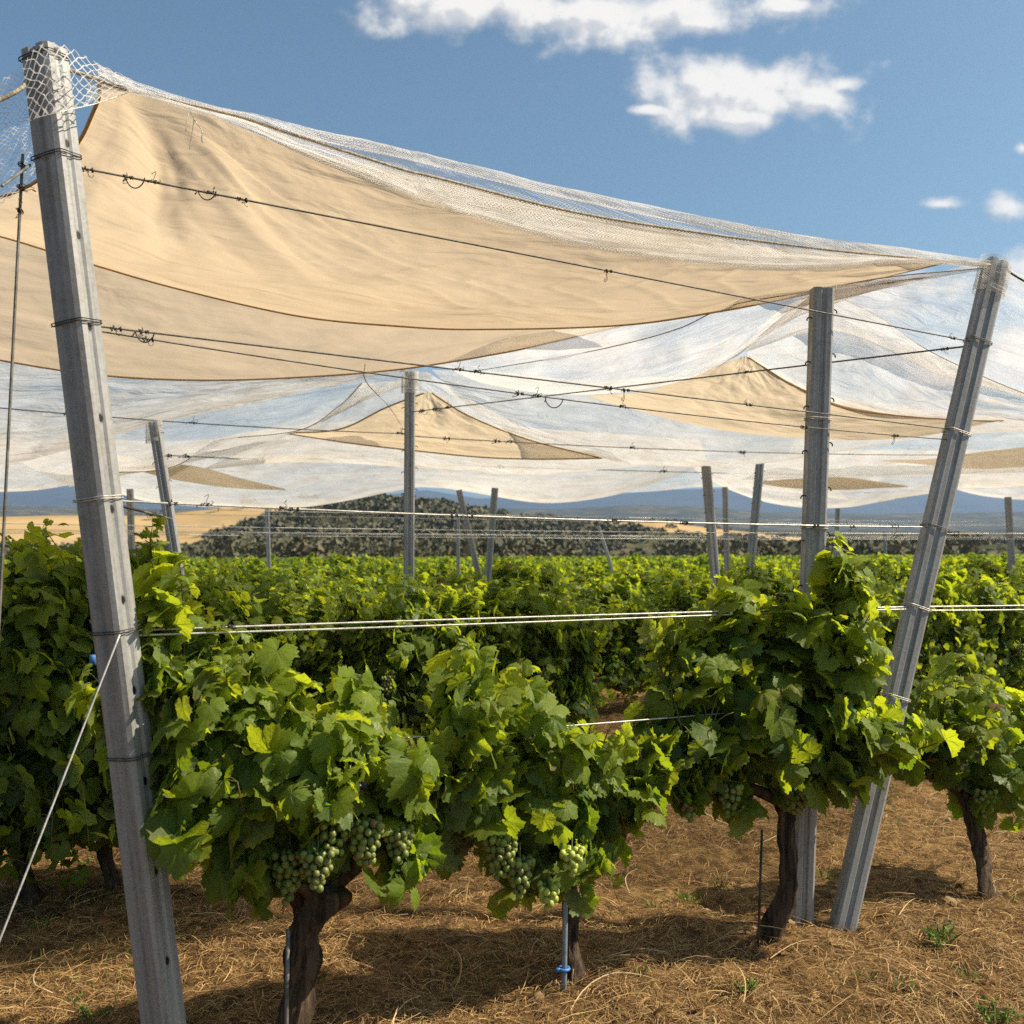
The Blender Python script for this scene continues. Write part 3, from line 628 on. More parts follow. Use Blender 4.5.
def D1(u, v):
    z = 0
    for (a, sl_, w_, h_) in ((.035, .17, .022, -.075), (.10, .23, .03, .045), (.02, .08, .02, .04)):
        c = a + sl_ * np.clip(v * 1.5, 0, 1); z = z + h_ * np.exp(-((u - c) / w_) ** 2) * np.clip(1 - v * 1.15, 0, 1) * np.clip(v * 6, 0, 1)
    for k in range(11):
        a_ = .01 + .006 * k; c = a_ + (.03 + .085 * k) * v + .01 * np.sin(v * 9 + k * 2); z = z + (.010 if k % 2 else -.009) * np.exp(-((u - c) / (.0045 + .006 * v)) ** 2) * np.clip(1 - v * (.9 + .1 * (k % 3)), 0, 1) * np.clip(v * 5, 0, 1)
    for k in range(7):
        c = .97 - (.05 + .09 * k) * (1 - np.abs(v - .5)) ; z = z + .007 * np.exp(-((u - c) / .006) ** 2) * np.sin(np.pi * v)
    z = z + .018 * np.sin((u * 1.0 + v * .3) * 24 + 3 * fbm(u * 4, v * 4, 2, 3)) * np.exp(-((v - .8) / .25) ** 2)
    return z
sail([S_top, m1, m2, m3, bott], M_sail, 'largest tan shade sail, stretched from the near post to the right leaning post', 200, 90, .035, 2, (0, 1, 1, 0), .0065, D1)
# second, paler sail under it
sail([[(-200, 190, 4.8), (0, 215, 4.9), (150, 235, 5.1), (300, 265, 5.3), (450, 290, 5.5), (620, 315, 5.7)],
      [(-200, 260, 5.1), (0, 290, 5.4), (150, 315, 5.7), (300, 328, 5.9), (450, 325, 5.8), (622, 322, 5.75)],
      [(-200, 322, 5.5), (-80, 344, 5.8), (0, 360, 6.0), (100, 375, 6.3), (200, 380, 6.5), (300, 377, 6.6), (400, 369, 6.6), (500, 353, 6.4), (560, 340, 6.1), (624, 325, 5.8)]],
     M_sail2, 'second shade sail, paler, showing below the largest one on the left', 120, 40, .05, 9, (0, 1, 0, 0), .008)
# net draped over the front top wire
fl = [(45, 108, 2.86), (85, 104, 2.92), (125, 92, 3.0), (200, 108, 3.1), (250, 126, 3.2), (300, 147, 3.28), (400, 186, 3.42), (437, 200, 3.5), (573, 239, 3.75), (700, 259, 3.98), (820, 264, 4.2), (900, 264, 4.35), (985, 268, 4.52)]
rp = [(45, 60, 2.9), (90, 76, 2.98), (130, 89, 3.04), (200, 106, 3.14), (250, 119, 3.24), (300, 136, 3.34), (400, 168, 3.5), (437, 177, 3.57), (573, 211, 3.82), (700, 232, 4.05), (820, 248, 4.25), (900, 256, 4.4), (990, 264, 4.55)]
si = [(45, 44, 2.93), (98, 64, 3.02), (129, 79, 3.1), (203, 102, 3.22), (250, 113, 3.3), (297, 126, 3.4), (400, 148, 3.62), (450, 160, 3.7), (573, 190, 3.98), (705, 217, 4.2), (820, 237, 4.4), (900, 247, 4.5), (992, 261, 4.6)]
bk0 = [(40, 60, 3.05), (98, 80, 3.2), (129, 95, 3.3), (203, 120, 3.5), (250, 135, 3.6), (297, 150, 3.8), (400, 175, 4.0), (450, 190, 4.1), (573, 215, 4.3), (705, 238, 4.5), (820, 250, 4.6), (900, 256, 4.68), (995, 262, 4.7)]
si = [(x, y, Y_ * (.963 if 120 < x < 900 else .99)) for x, y, Y_ in si]; bk = [(x, y + 10, Y_ + .07) for x, y, Y_ in si]
fl = [(x, y + (7 if 150 < x < 850 else 0), Y_) for x, y, Y_ in fl]
net([c_[1:] for c_ in (fl, rp, si, bk)], M_net1, 'white net draped over the top edge of the largest sail along the front row', 260, 24, .012, 4)
bk2 = [(x, y + 3, Y_ + .05) for x, y, Y_ in si]
net([[(x, y + 2, Y_ - .04) for x, y, Y_ in rp[2:]], [(x, y - 3, Y_ - .03) for x, y, Y_ in fl[2:]]], M_net1, 'dense folded white net flap hanging over the front of the largest sail', 200, 10, .008, 15)
net([[(x, y + 4, Y_ - .045) for x, y, Y_ in rp[2:]], [(x, y - 6, Y_ - .04) for x, y, Y_ in fl[2:]]], M_net1, 'inner fold of the white net flap on the front of the largest sail', 200, 10, .010, 16)
net([[(-200, 160, 2.6), (-60, 115, 2.7), (0, 80, 2.8), (25, 62, 2.86), (42, 50, 2.9)], [(-200, 200, 2.8), (-60, 160, 2.9), (0, 135, 2.95), (25, 120, 2.95), (48, 95, 2.92)], [(-200, 260, 3.3), (-60, 225, 3.3), (0, 205, 3.3), (35, 175, 3.25), (56, 140, 3.1)]], M_netbig, 'white net left of the near post head, against the sky', 60, 40, .02, 5)
def rope(pts, r, label, mat=M_rope):
    P = catmull([at(*p) for p in pts], 120); b_ = MB(); b_.tube(P, r, 7); tag(b_.build('edge_rope', mat), label, 'rope', 'ropes along the net edges')
# net wrapped round post heads
def wrap_net(T, ax, r, h, label, mat, Bs):
    x, y = frame_of(Bs); a = np.linspace(0, 2 * np.pi, 33); z = np.linspace(.01, -h, 10)
    A, Z = np.meshgrid(a, z, indexing='ij'); rr = r * (1 + .1 * fbm(A * 2, Z * 30, 3, 7)) * (1 + .15 * np.abs(np.cos(A)))
    G = T + (np.cos(A) * rr)[..., None] * x + (np.sin(A) * rr * .75)[..., None] * y + Z[..., None] * ax
    b_ = MB(); b_.grid(G, np.stack([A * r, Z], -1)); tag(b_.build('shade_net', mat), label, 'net', 'net ends wrapped round post heads')
net([[(22, 66, 2.72), (38, 46, 2.74), (62, 44, 2.78), (98, 63, 2.96), (132, 79, 3.05)], [(26, 88, 2.72), (44, 78, 2.74), (66, 78, 2.78), (98, 82, 2.94), (132, 84, 3.03)], [(28, 122, 2.74), (42, 116, 2.75), (64, 110, 2.79), (98, 102, 2.92), (132, 90, 3.02)]], M_netbig, 'open white net thrown over the head of the large near post', 50, 20, .006, 61)
rope([(36, 118, 2.735), (64, 111, 2.78), (98, 103, 2.91), (132, 91, 3.0)], .0016, 'thin white selvedge cord of the net on the near post head', M_bright)
wrap_net(P3t, unit(P3t - P3b), .066, .17, 'white net end bound round the head of the right leaning post', M_net1, P3b)
wrap_net(P4t, unit(P4t - P4b), .066, .19, 'white net end wrapped round the head of the centre post', M_net1, P4b)
wrap_net(FP[0][0], np.array([0, 0, 1.]), .055, .16, 'white net end on the head of the leaning post behind the near one', M_net1, gz(FP[0][1]))
# white nets, left side
net([[(-200, 330, 7.0), (0, 345, 7.2), (150, 352, 7.6), (280, 355, 8.0), (405, 366, 8.7)], [(-200, 430, 7.8), (0, 415, 7.8), (120, 402, 8.0), (250, 384, 8.3), (407, 369, 8.75)], [(-200, 505, 8.6), (0, 466, 8.5), (60, 452, 8.5), (170, 421, 8.6), (250, 404, 8.7), (330, 385, 8.75), (408, 371, 8.8)]],
    M_netfold, 'dense white net hanging below the second sail at the left', 80, 30, .05, 21)
net([[(0, 430, 9), (100, 420, 9), (250, 385, 9), (408, 365, 9)], [(0, 450, 9.5), (120, 455, 9.5), (250, 430, 9.4), (350, 400, 9.2), (430, 378, 9)], [(70, 487, 11), (110, 472, 10.6), (150, 471, 10.4), (180, 465, 10.2), (205, 448, 10), (225, 440, 9.9), (300, 431, 9.7), (340, 405, 9.4), (362, 383, 9.1)]],
    M_netmid, 'thin see-through net between the centre post and the leaning post on the left', 80, 30, .04, 22)
net([[(-200, 440, 10), (0, 440, 10), (100, 440, 10.5), (200, 440, 11), (300, 425, 11.5)], [(-200, 500, 14), (-60, 493, 14), (0, 492, 14), (38, 490, 14), (75, 484, 14), (110, 478, 13.5), (300, 440, 12)]], M_netfold, 'low white net edge at the far left above the blue mountain', 60, 20, .05, 23)
net([[(100, 462, 12), (150, 458, 12), (210, 440, 12), (300, 425, 12), (420, 420, 12.5), (560, 430, 13), (700, 440, 13.5)], [(100, 478, 14), (200, 480, 14), (320, 475, 14.5), (450, 465, 15), (600, 465, 15), (705, 455, 15)],
     [(105, 487, 17), (130, 497, 17), (152, 502, 17), (210, 507, 17), (290, 508, 17), (340, 502, 17), (400, 490, 17), (430, 487, 17), (470, 492, 17), (530, 502, 17), (570, 502, 17), (615, 495, 17), (660, 481, 17), (707, 464, 17)]],
    M_netfold, 'widest far net with a scalloped lower edge over the hills left and centre', 120, 30, .05, 24)
sail([[(105, 452, 12.6), (150, 461, 12.6), (200, 467, 12.8), (240, 478, 12.8), (285, 489, 13)], [(105, 455, 12.8), (150, 474, 12.8), (200, 484, 13), (245, 489, 13), (286, 490, 13)]], M_sail3, 'small distant tan sail low on the left by the leaning post', 40, 10, .01, 25, (0, 0, 0, 0))
# triangular sail by centre post
pk = [(424, 393, 9.6), (428, 392, 9.6), (432, 393, 9.6)]
sail([pk, [(385, 408, 9.8), (428, 415, 9.8), (470, 416, 9.8)], [(340, 429, 10), (420, 432, 10), (530, 440, 10)], [(285, 433, 10.2), (350, 443, 10.2), (410, 450, 10.2), (480, 457, 10.2), (540, 459, 10.2), (602, 458, 10.2)]],
     M_sail3, 'tan triangular sail peaking just right of the centre post', 70, 40, .05, 26, (0, 1, 1, 1), .009)
net([[(300, 428, 10.4), (340, 408, 10.3), (380, 388, 10.2), (420, 372, 10.1), (440, 380, 10.2), (480, 405, 10.4), (540, 434, 10.5), (610, 455, 10.6)], [(200, 470, 11.6), (300, 462, 11.6), (420, 468, 11.6), (520, 475, 11.6), (640, 466, 11.2)]], M_netfar, 'white net around the sail at the centre post', 80, 24, .05, 27)
# middle and right nets
net([[(395, 350, 7.2), (470, 342, 6.5), (560, 330, 5.6), (640, 318, 5.2), (730, 300, 4.8), (812, 290, 4.35), (900, 277, 4.5), (985, 268, 4.6)],
     [(400, 358, 8.2), (480, 368, 7.4), (560, 370, 6.6), (640, 360, 6.0), (720, 335, 5.4), (812, 292, 4.4), (860, 288, 4.5), (985, 270, 4.62)],
     [(405, 367, 8.8), (440, 366, 8.4), (480, 382, 8), (540, 393, 7.5), (600, 394, 7.0), (660, 386, 6.6), (700, 374, 6.1), (740, 352, 5.6), (775, 322, 5.0), (816, 292, 4.4)]], M_netmid, 'thin net bay with sky showing through between the largest sail and the centre', 110, 36, .03, 28)
net([[(816, 290, 4.4), (870, 280, 4.5), (930, 274, 4.6), (1000, 266, 4.62), (1100, 320, 4.8), (1250, 390, 5)], [(816, 294, 4.5), (870, 300, 5), (930, 315, 5.5), (1000, 335, 5.8), (1100, 365, 6), (1250, 420, 6.2)],
     [(745, 352, 6.6), (822, 330, 6.6), (880, 345, 6.8), (930, 370, 7), (1000, 390, 7.2), (1100, 410, 7.4), (1250, 430, 7.5)]], M_net1, 'thin net veil hanging behind the right leaning post', 80, 40, .03, 31)
net([[(745, 345, 6.9), (780, 310, 6.4), (822, 297, 6), (878, 317, 6.2), (921, 346, 6.5), (960, 366, 6.7), (1024, 393, 7), (1120, 425, 7.3)], [(747, 351, 7.05), (800, 350, 6.7), (860, 362, 6.8), (930, 390, 7.1), (1003, 405, 7.4), (1120, 425, 7.9)], [(748, 357, 7.2), (800, 389, 7.42), (860, 411, 7.62), (930, 419, 7.72), (1003, 421, 7.8), (1120, 430, 8.3)]],
    M_netfar, 'dense grey white net slope between the two right hand posts', 90, 30, .04, 32)
sail([[(741, 357, 7.2), (745, 356, 7.2), (749, 357, 7.2)], [(690, 377, 7.4), (745, 385, 7.4), (800, 388, 7.4)], [(640, 392, 7.6), (745, 412, 7.6), (862, 411, 7.6)], [(586, 396, 7.8), (650, 414, 7.8), (720, 430, 7.8), (800, 438, 7.8), (870, 440, 7.8), (930, 435, 7.8), (1003, 420, 7.8)]],
     M_sail3, 'tan triangular sail peaking left of the upright hooked post', 90, 44, .045, 33, (0, 0, 0, 1), .012)
net([[(432, 370, 9.2), (500, 372, 9.0), (580, 380, 8.8), (700, 378, 8.6), (860, 400, 8.8), (1010, 418, 9.2), (1120, 425, 9.4)], [(466, 404, 9.4), (540, 425, 9.7), (630, 434, 9.9), (720, 438, 10), (850, 435, 10), (1000, 430, 10), (1120, 430, 10)],
     [(505, 430, 9.9), (560, 447, 10.4), (620, 462, 11), (650, 465, 11), (707, 467, 11), (758, 464, 11), (840, 452, 11), (900, 441, 11), (1000, 428, 11), (1120, 420, 11)]], M_netfar, 'broad white net with curved lower edge beneath the right hand sail', 110, 34, .05, 34)
net([[(800, 430, 12), (900, 432, 12), (1000, 420, 12), (1120, 415, 12)], [(780, 462, 13.5), (860, 462, 13.5), (960, 455, 13.5), (1120, 440, 13.5)], [(740, 480, 15), (850, 476, 15), (960, 474, 15), (1120, 470, 15)]], M_netmid, 'thin net under the far sail at the right edge', 60, 20, .05, 35)
sail([[(885, 460, 12.6), (930, 459, 12.6), (980, 452, 12.6), (1024, 447, 12.6), (1100, 436, 12.6)], [(880, 461, 12.8), (930, 465, 12.8), (980, 469, 12.8), (1024, 467, 12.8), (1100, 466, 12.8)]], M_sail3, 'distant tan sail at the right edge behind the leaning post', 40, 14, .01, 36, (0, 0, 0, 0))
sail([[(755, 482, 14.6), (790, 479, 14.6), (840, 477, 14.6), (880, 482, 14.6), (908, 486, 14.6)], [(755, 483, 14.8), (790, 488, 14.8), (840, 490, 14.8), (880, 488, 14.8), (908, 487, 14.8)]], M_sail3, 'distant tan sail low behind the upright hooked post', 40, 10, .01, 37, (0, 0, 0, 0))
net([[(690, 465, 14), (760, 455, 14), (860, 450, 14), (960, 450, 14), (1120, 445, 14)], [(705, 478, 16.5), (735, 492, 17), (770, 503, 17), (810, 508, 17), (850, 507, 17), (890, 500, 17), (930, 494, 17), (960, 489, 17), (1000, 488, 17), (1120, 480, 17)]], M_netfold, 'far net with a scalloped edge over the valley at the right', 90, 20, .05, 38)
net([[(930, 462, 17), (1000, 460, 17), (1120, 455, 17)], [(935, 480, 20), (965, 492, 20), (1000, 498, 20), (1040, 499, 20), (1120, 488, 20)]], M_netfold, 'lowest far net at the right edge above the small post', 40, 10, .03, 39)
net([[(440, 470, 17), (560, 480, 17.5), (700, 465, 18), (800, 462, 18)], [(420, 487, 22), (540, 492, 22), (640, 492, 22), (700, 487, 22), (760, 489, 22), (850, 500, 22)]], M_netmid, 'farthest thin net over the mountains in the middle', 60, 12, .05, 40)
# ropes in the net edges
rope([(x, y + 1, Y_ - .015) for x, y, Y_ in rp], .0065, 'worn rope along the top edge of the largest sail')
rope([(-200, 190, 2.6), (0, 100, 2.8), (28, 80, 2.87)], .006, 'worn rope entering the near post head from the left')
rope([(470, 372, 6.9), (560, 357, 6.3), (624, 344, 5.5), (680, 328, 5.1), (729, 306, 4.8), (811, 291, 4.4), (890, 277, 4.5), (985, 268, 4.6)], .0028, 'pale rope curving from the upright post head along the thin net bay')
rope([(830, 293, 5.9), (878, 316, 6.1), (921, 346, 6.4), (960, 366, 6.6), (1024, 393, 6.9), (1120, 425, 7.2)], .003, 'pale rope slanting down to the right edge from the upright post head')
rope([(1002, 266, 4.62), (1024, 281, 4.7), (1100, 320, 4.9)], .005, 'dark rope end right of the right leaning post head', M_rust)
rope([(362, 383, 9.0), (340, 405, 9.3), (300, 430, 9.6), (225, 439, 9.8), (205, 447, 9.9), (180, 464, 10.1), (150, 471, 10.3), (108, 473, 10.5)], .005, 'brown net edge cord curving down left from the centre post')
rope([(365, 364, 3.9), (367, 383, 3.95), (390, 408, 6), (404, 430, 8.7)], .0018, 'thin string hanging from the wire to the centre post')
def hang(px, py, Yd, n, L, lb):
    b_ = MB(); rg = np.random.default_rng(int(px))
    for k in range(n):
        p = np.cumsum(np.r_[[at(px + rg.normal() * 5, py, Yd)], rg.normal(size=(4, 3)) * .012 - [0, 0, L / 4]], 0); b_.tube(catmull(p, 12), .0014, 4)
    tag(b_.build('loose_string', M_bright), lb, 'string', 'loose string ends')
hang(192, 108, 3.1, 3, .09, 'white loose string dangling from the top edge of the largest sail')

# ------------------------------------------------------------------ grapevine leaves
def leaf_outline(n, serr):
    th = np.linspace(-np.pi * .93, np.pi * .93, n)      # 0 = tip
    lob = [(0, .30, .46), (1.0, .24, .40), (-1.0, .24, .40), (1.95, .18, .5), (-1.95, .18, .5)]
    r = np.full(n, .66)
    for c, h, w_ in lob: r = np.maximum(r, .66 + h * np.exp(-((th - c) / w_) ** 2) + .0)
    r = r * np.where(np.abs(th) > 2.45, 1.0 - .35 * (np.abs(th) - 2.45), 1)
    if serr: r = r * (1 + .045 * (((np.arange(n) % 2) * 2) - 1))
    return th, r
def leaf_template(n, rings, serr, curl, fold, rg):
    th, r = leaf_outline(n, serr); r = r * (1 + .05 * rg.normal(size=n) * .6)
    V = [[0, 0, 0]]; 
    fr = np.linspace(0, 1, rings + 1)[1:]
    for f in fr:
        rr = r * f if f == 1 else (.15 * .6 + r * .85) * f
        x, y = np.sin(th) * rr, np.cos(th) * rr
        z = fold * np.abs(x) * .9 - curl * (rr ** 2) * 1.1 + .05 * np.sin(th * 3.6 * 2) * f * f * .8 + .03 * rg.normal(size=n) * f
        V += list(np.stack([x, y, z], 1))
    V = np.array(V); V[:, 1] -= 0
    F3 = [[0, 1 + i + 1, 1 + i] for i in range(n - 1)]; F4 = []
    for k in range(rings - 1):
        a = 1 + k * n; b_ = 1 + (k + 1) * n
        F4 += [[a + i, a + i + 1, b_ + i + 1, b_ + i] for i in range(n - 1)]
    fs = [np.array(F3)]
    if F4: fs.append(np.array(F4))
    return V, fs
rgT = np.random.default_rng(3)
T_hi = [leaf_template(45, 3, True, c, f, rgT) for c, f in ((.35, .25), (.1, .45), (.7, .1), (.25, -.15), (.5, .5))]
T_mid = [leaf_template(21, 2, False, c, f, rgT) for c, f in ((.35, .25), (.1, .4), (.6, .1))]
T_lo = [leaf_template(11, 1, False, c, f, rgT) for c, f in ((.35, .2), (.3, .4))]
def add_leaves(b, P, Nn, Td, S, col, temps, rg):
    which = rg.integers(0, len(temps), len(P))
    for k, (V, fs) in enumerate(temps):
        i = np.where(which == k)[0]
        if not len(i): continue
        z = unit(Nn[i]); y = unit(Td[i] - z * (Td[i] * z).sum(1, keepdims=True)); x = np.cross(y, z)
        sx = S[i] * rg.uniform(.85, 1.2, len(i)); flip = rg.choice([-1, 1], len(i))
        W = P[i][:, None] + V[None, :, :1] * (x * sx[:, None])[:, None] + V[None, :, 1:2] * (y * S[i][:, None])[:, None] + V[None, :, 2:] * (z * (S[i] * rg.uniform(.3, 1.7, len(i)))[:, None])[:, None]
        n = len(V); off = (np.arange(len(i)) * n)[:, None, None]
        F_ = [(f[None] + off).reshape(-1, f.shape[1]) for f in fs]
        b.add(W.reshape(-1, 3), F_, np.tile(V[:, :2], (len(i), 1)), np.repeat(col[i], n, 0))
def bez(a, c, d, n):
    f = np.linspace(0, 1, n)[:, None]; return a * (1 - f) ** 2 + 2 * c * f * (1 - f) + d * f * f
SUNV = np.array(sd)
def make_vine(name, label, seed, blobs, head, base=(0, 0, 0), arms=(), temps=T_hi, lsize=.075, step=.05, trunk_r=.04, grapes=(), group='grapevines', detail=1, loc=(0, 0, 0), jit=.05, ctr=None, extra=(), trunk_pts=None, grape_sub=2, cull=None):
    """blobs: (centre xyz, radii xyz, number of shoots); all local to loc."""
    rg = np.random.default_rng(seed); root = empty(name, loc, label, 'grapevine', group)
    head = np.array(head, float); base = np.array(base, float)
    # trunk
    b = MB(); n = 34 if detail else 10
    tp = catmull(trunk_pts if trunk_pts is not None else [base - [0, 0, .12], base, base * .6 + head * .4 + [rg.normal() * .03, rg.normal() * .03, 0], base * .2 + head * .8 + [rg.normal() * .02, 0, 0], head], n)
    f = np.linspace(0, 1, n); k = 18 if detail else 7
    rad = trunk_r * (1.35 - .55 * np.sin(f * np.pi) + .25 * (f > .85) * (f - .85) / .15)
    m0 = b.n; b.tube(tp, rad, k)
    if detail:
        Vv = b.V[-1].reshape(n, k, 3); an = np.linspace(0, 6.283, k, endpoint=False)
        nz = fbm(np.tile(np.cos(an) * 2.2 + 5, (n, 1)) + np.tile(np.sin(an) * 2.2, (n, 1)) * .7 + f[:, None] * .8, f[:, None] * 6 + np.sin(an)[None] * 1.7, 4, seed) 
        rid = .16 * np.sin(an * 6 + f[:, None] * 5)[...] 
        Vv += ((Vv - tp[:, None]) * (nz * 2.6 + rid)[..., None]).astype(np.float32); b.V[-1] = Vv.reshape(-1, 3)
    for A in arms:
        p = catmull([head - [0, 0, .03], *A], 14); b.tube(p, np.linspace(trunk_r * .8, trunk_r * .35, 14), 10 if detail else 5)
    child(b.build('trunk', M_bark, root), root)
    origins = [head] + [np.array(a_) for A in arms for a_ in A]
    LP, LN, LT, LS, LC = [], [], [], [], []; cb = MB()
    ctr = np.mean([bb[0] for bb in blobs], 0) if ctr is None else np.array(ctr)
    for (c, rr, ns) in blobs:
        c, rr = np.array(c, float), np.array(rr, float); ns = max(2, int(ns * (1.0 if detail else 1)))
        for q_ in range(ns):
            d = unit(rg.normal(size=3)); tgt = c + d * rr * (rg.uniform(.45, 1.0) ** .6 if rg.random() > .14 else rg.uniform(1.15, 1.5))
            o = origins[int(np.argmin([np.linalg.norm((np.array(oo) - tgt) * [1, 1, .4]) for oo in origins]))]
            mid = (o + tgt) / 2 + np.array([0, 0, 1]) * .30 * np.linalg.norm(tgt - o) * rg.uniform(.3, 1.2) + rg.normal(size=3) * .05
            L = np.linalg.norm(tgt - o); nn = max(5, int(L / step) + 3); P = bez(o, mid, tgt, nn)
            if detail: cb.tube(P, np.linspace(.0045, .0018, nn), 5)
            Tg = unit(np.gradient(P, axis=0)); s = max(1, int(nn * .22))
            for j in range(s, nn):
                nl = 2 if rg.random() < .35 else 1
                for _ in range(nl):
                    off = unit(np.cross(Tg[j], rg.normal(size=3))) * rg.uniform(.4, 1.3) * jit + [0, 0, .01]
                    pp = P[j] + off; out = (pp - ctr) * [1, 1, .6]; out = out / (np.linalg.norm(out) + 1e-6)
                    fz = j / nn
                    nrm = out * rg.uniform(.35, 1.1) + np.array([0, 0, 1]) * rg.uniform(.0, .75) + rg.normal(size=3) * .55 + SUNV * .12
                    td = np.array([0, 0, -1]) * rg.uniform(.4, 1.2) + out * .5 + off / jit * .35 + rg.normal(size=3) * .35
                    if cull is not None and cull(pp + np.array(loc)): continue
                    LP.append(pp); LN.append(nrm); LT.append(td)
                    sz = lsize * rg.choice([.55, .8, 1.0, 1.3]) * rg.uniform(.85, 1.12) * (1.0 if fz < .75 else .95 - 1.3 * (fz - .75)); LS.append(sz)
                    age = np.clip(.33 + .50 * fz ** 2 + rg.normal() * .2 + .15 * (pp[2] - ctr[2]) / .5, 0, 1)
                    LC.append([age, rg.random(), rg.random() * .80 + (.30 if rg.random() < .012 else 0)])
                    if detail and rg.random() < .6: cb.tube([P[j], (P[j] + pp) / 2 + [0, 0, .008], pp], .0013, 4, cap=False)
    for (p, nrm, td, sz, age) in extra:
        LP.append(p); LN.append(nrm); LT.append(td); LS.append(sz); LC.append([age, .5, .2])
    lb_ = MB(); add_leaves(lb_, np.array(LP), np.array(LN), np.array(LT), np.array(LS), np.array(LC), temps, rg)
    child(lb_.build('foliage', M_leaf, root), root)
    if detail: child(cb.build('shoots', M_cane, root), root)
    for (gc, gr, gl, kind) in grapes:
        g = cluster(gc, gr, gl, kind, rg, grape_sub); g.parent = root; child(g, root)
    return root
def ico(sub):
    bm_ = __import__('bmesh').new(); __import__('bmesh').ops.create_icosphere(bm_, subdivisions=sub, radius=1)
    V = np.array([v.co[:] for v in bm_.verts]); Fq = np.array([[v.index for v in f.verts] for f in bm_.faces]); bm_.free(); return V, Fq
ICO = {1: ico(1), 2: ico(2), 3: ico(3)}
def cluster(c, r, L, kind, rg, sub=2):
    b = MB(); c = np.array(c, float); V, Fq = ICO[sub]; pts = []; br = .0125
    for _ in range(4000):
        z = rg.random(); w_ = r * (1 - z) ** .55; a = rg.uniform(0, 6.283); rad = w_ * math.sqrt(rg.random())
        p = np.array([math.cos(a) * rad, math.sin(a) * rad, -z * L])
        if all(np.linalg.norm(p - q_) > br * 1.62 for q_ in pts): pts.append(p)
        if len(pts) > 75: break
    for p in pts:
        s = br * rg.uniform(.82, 1.08)
        if kind == 'green': col = np.array([.19, .23, .055]) * rg.uniform(.7, 1.25); col = col * (1 - .0) if rg.random() > .04 else np.array([.19, .13, .06])
        elif kind == 'bright': col = np.array([.36, .42, .08]) * rg.uniform(.85, 1.15)
        elif kind == 'pink': col = np.array([.22, .14, .08]) * rg.uniform(.7, 1.1) if rg.random() < .08 else np.array([.17, .20, .055])
        else: col = np.array([.018, .016, .03]) * rg.uniform(.6, 1.6)
        b.add(c + p + V * s * [1, 1, 1.08], [Fq], None, col)
    o = b.build('grape_cluster', M_grape); st = MB(); st.tube([c + [0, 0, -.8 * L], c + [0, 0, .06]], .0025, 5, col=(.12, .13, .04)); child(st.build('stalk', M_grape, o), o); return o

def wire_cull(q_):
    x_, y_ = pix(q_); return 590 < x_ < 748 and abs(y_ - (757 - (x_ - 140) * .0785 + 3)) < 13 and q_[1] < rY(x_) + .03
# front row -------------------------------------------------------
def loc_(px, ic=3.55): p = row_pt(px, ic); p[2] = float(ground_z(p[0], p[1])); return p
def blob(loc, px, py, Yd, rx, ry, rz, n):
    p = at(px, py, Yd) - loc; return (p, (rx, ry, rz), n)
L1 = loc_(286)
h1 = at(322, 880, 3.24) - L1
V1 = make_vine('grapevine', 'largest grapevine, nearest the camera, with hanging green grape clusters beside the big left post', 101,
    [blob(L1, 215, 690, 3.16, .13, .14, .20, 17), blob(L1, 163, 605, 3.14, .05, .07, .20, 15), blob(L1, 240, 780, 3.14, .20, .18, .2, 20), blob(L1, 330, 760, 3.2, .28, .24, .17, 34), blob(L1, 225, 850, 3.1, .12, .16, .14, 10),
     blob(L1, 410, 770, 3.36, .13, .18, .17, 18), blob(L1, 270, 700, 3.25, .13, .15, .10, 10), blob(L1, 265, 660, 3.2, .04, .05, .08, 4), blob(L1, 350, 695, 3.3, .04, .05, .08, 4), blob(L1, 410, 880, 3.3, .045, .08, .12, 5), blob(L1, 325, 800, 2.98, .14, .04, .06, 6), blob(L1, 265, 900, 3.12, .06, .08, .09, 4), blob(L1, 85, 680, 3.4, .05, .06, .06, 3)],
    h1, arms=[[h1 + [-.2, -.08, .12], h1 + [-.42, -.18, .16]], [h1 + [.2, .1, .1], h1 + [.38, .18, .13]]], trunk_pts=[[-.03, -.02, -.15], [-.0, 0, 0], h1 * .45 + [.0, -.01, 0], h1 * .75 + [-.015, 0, 0], h1],
    trunk_r=.052, loc=L1, cull=lambda q_: pix(q_)[0] < 138 + (pix(q_)[1] - 600) * .155 and q_[1] < 3.28, lsize=.076, ctr=at(280, 800, 3.25) - L1, step=.048,
    grapes=[(at(290, 850, 3.12) - L1, .065, .13, 'green'), (at(330, 812, 3.08) - L1, .07, .17, 'green'), (at(365, 820, 3.12) - L1, .06, .15, 'green'), (at(398, 828, 3.2) - L1, .05, .12, 'pink'), (at(318, 850, 3.03) - L1, .05, .12, 'pink'), (at(350, 785, 3.08) - L1, .045, .08, 'dark'), (at(288, 880, 3.1) - L1, .03, .08, 'green')])
L2 = loc_(573)
h2 = at(560, 850, 3.66) - L2
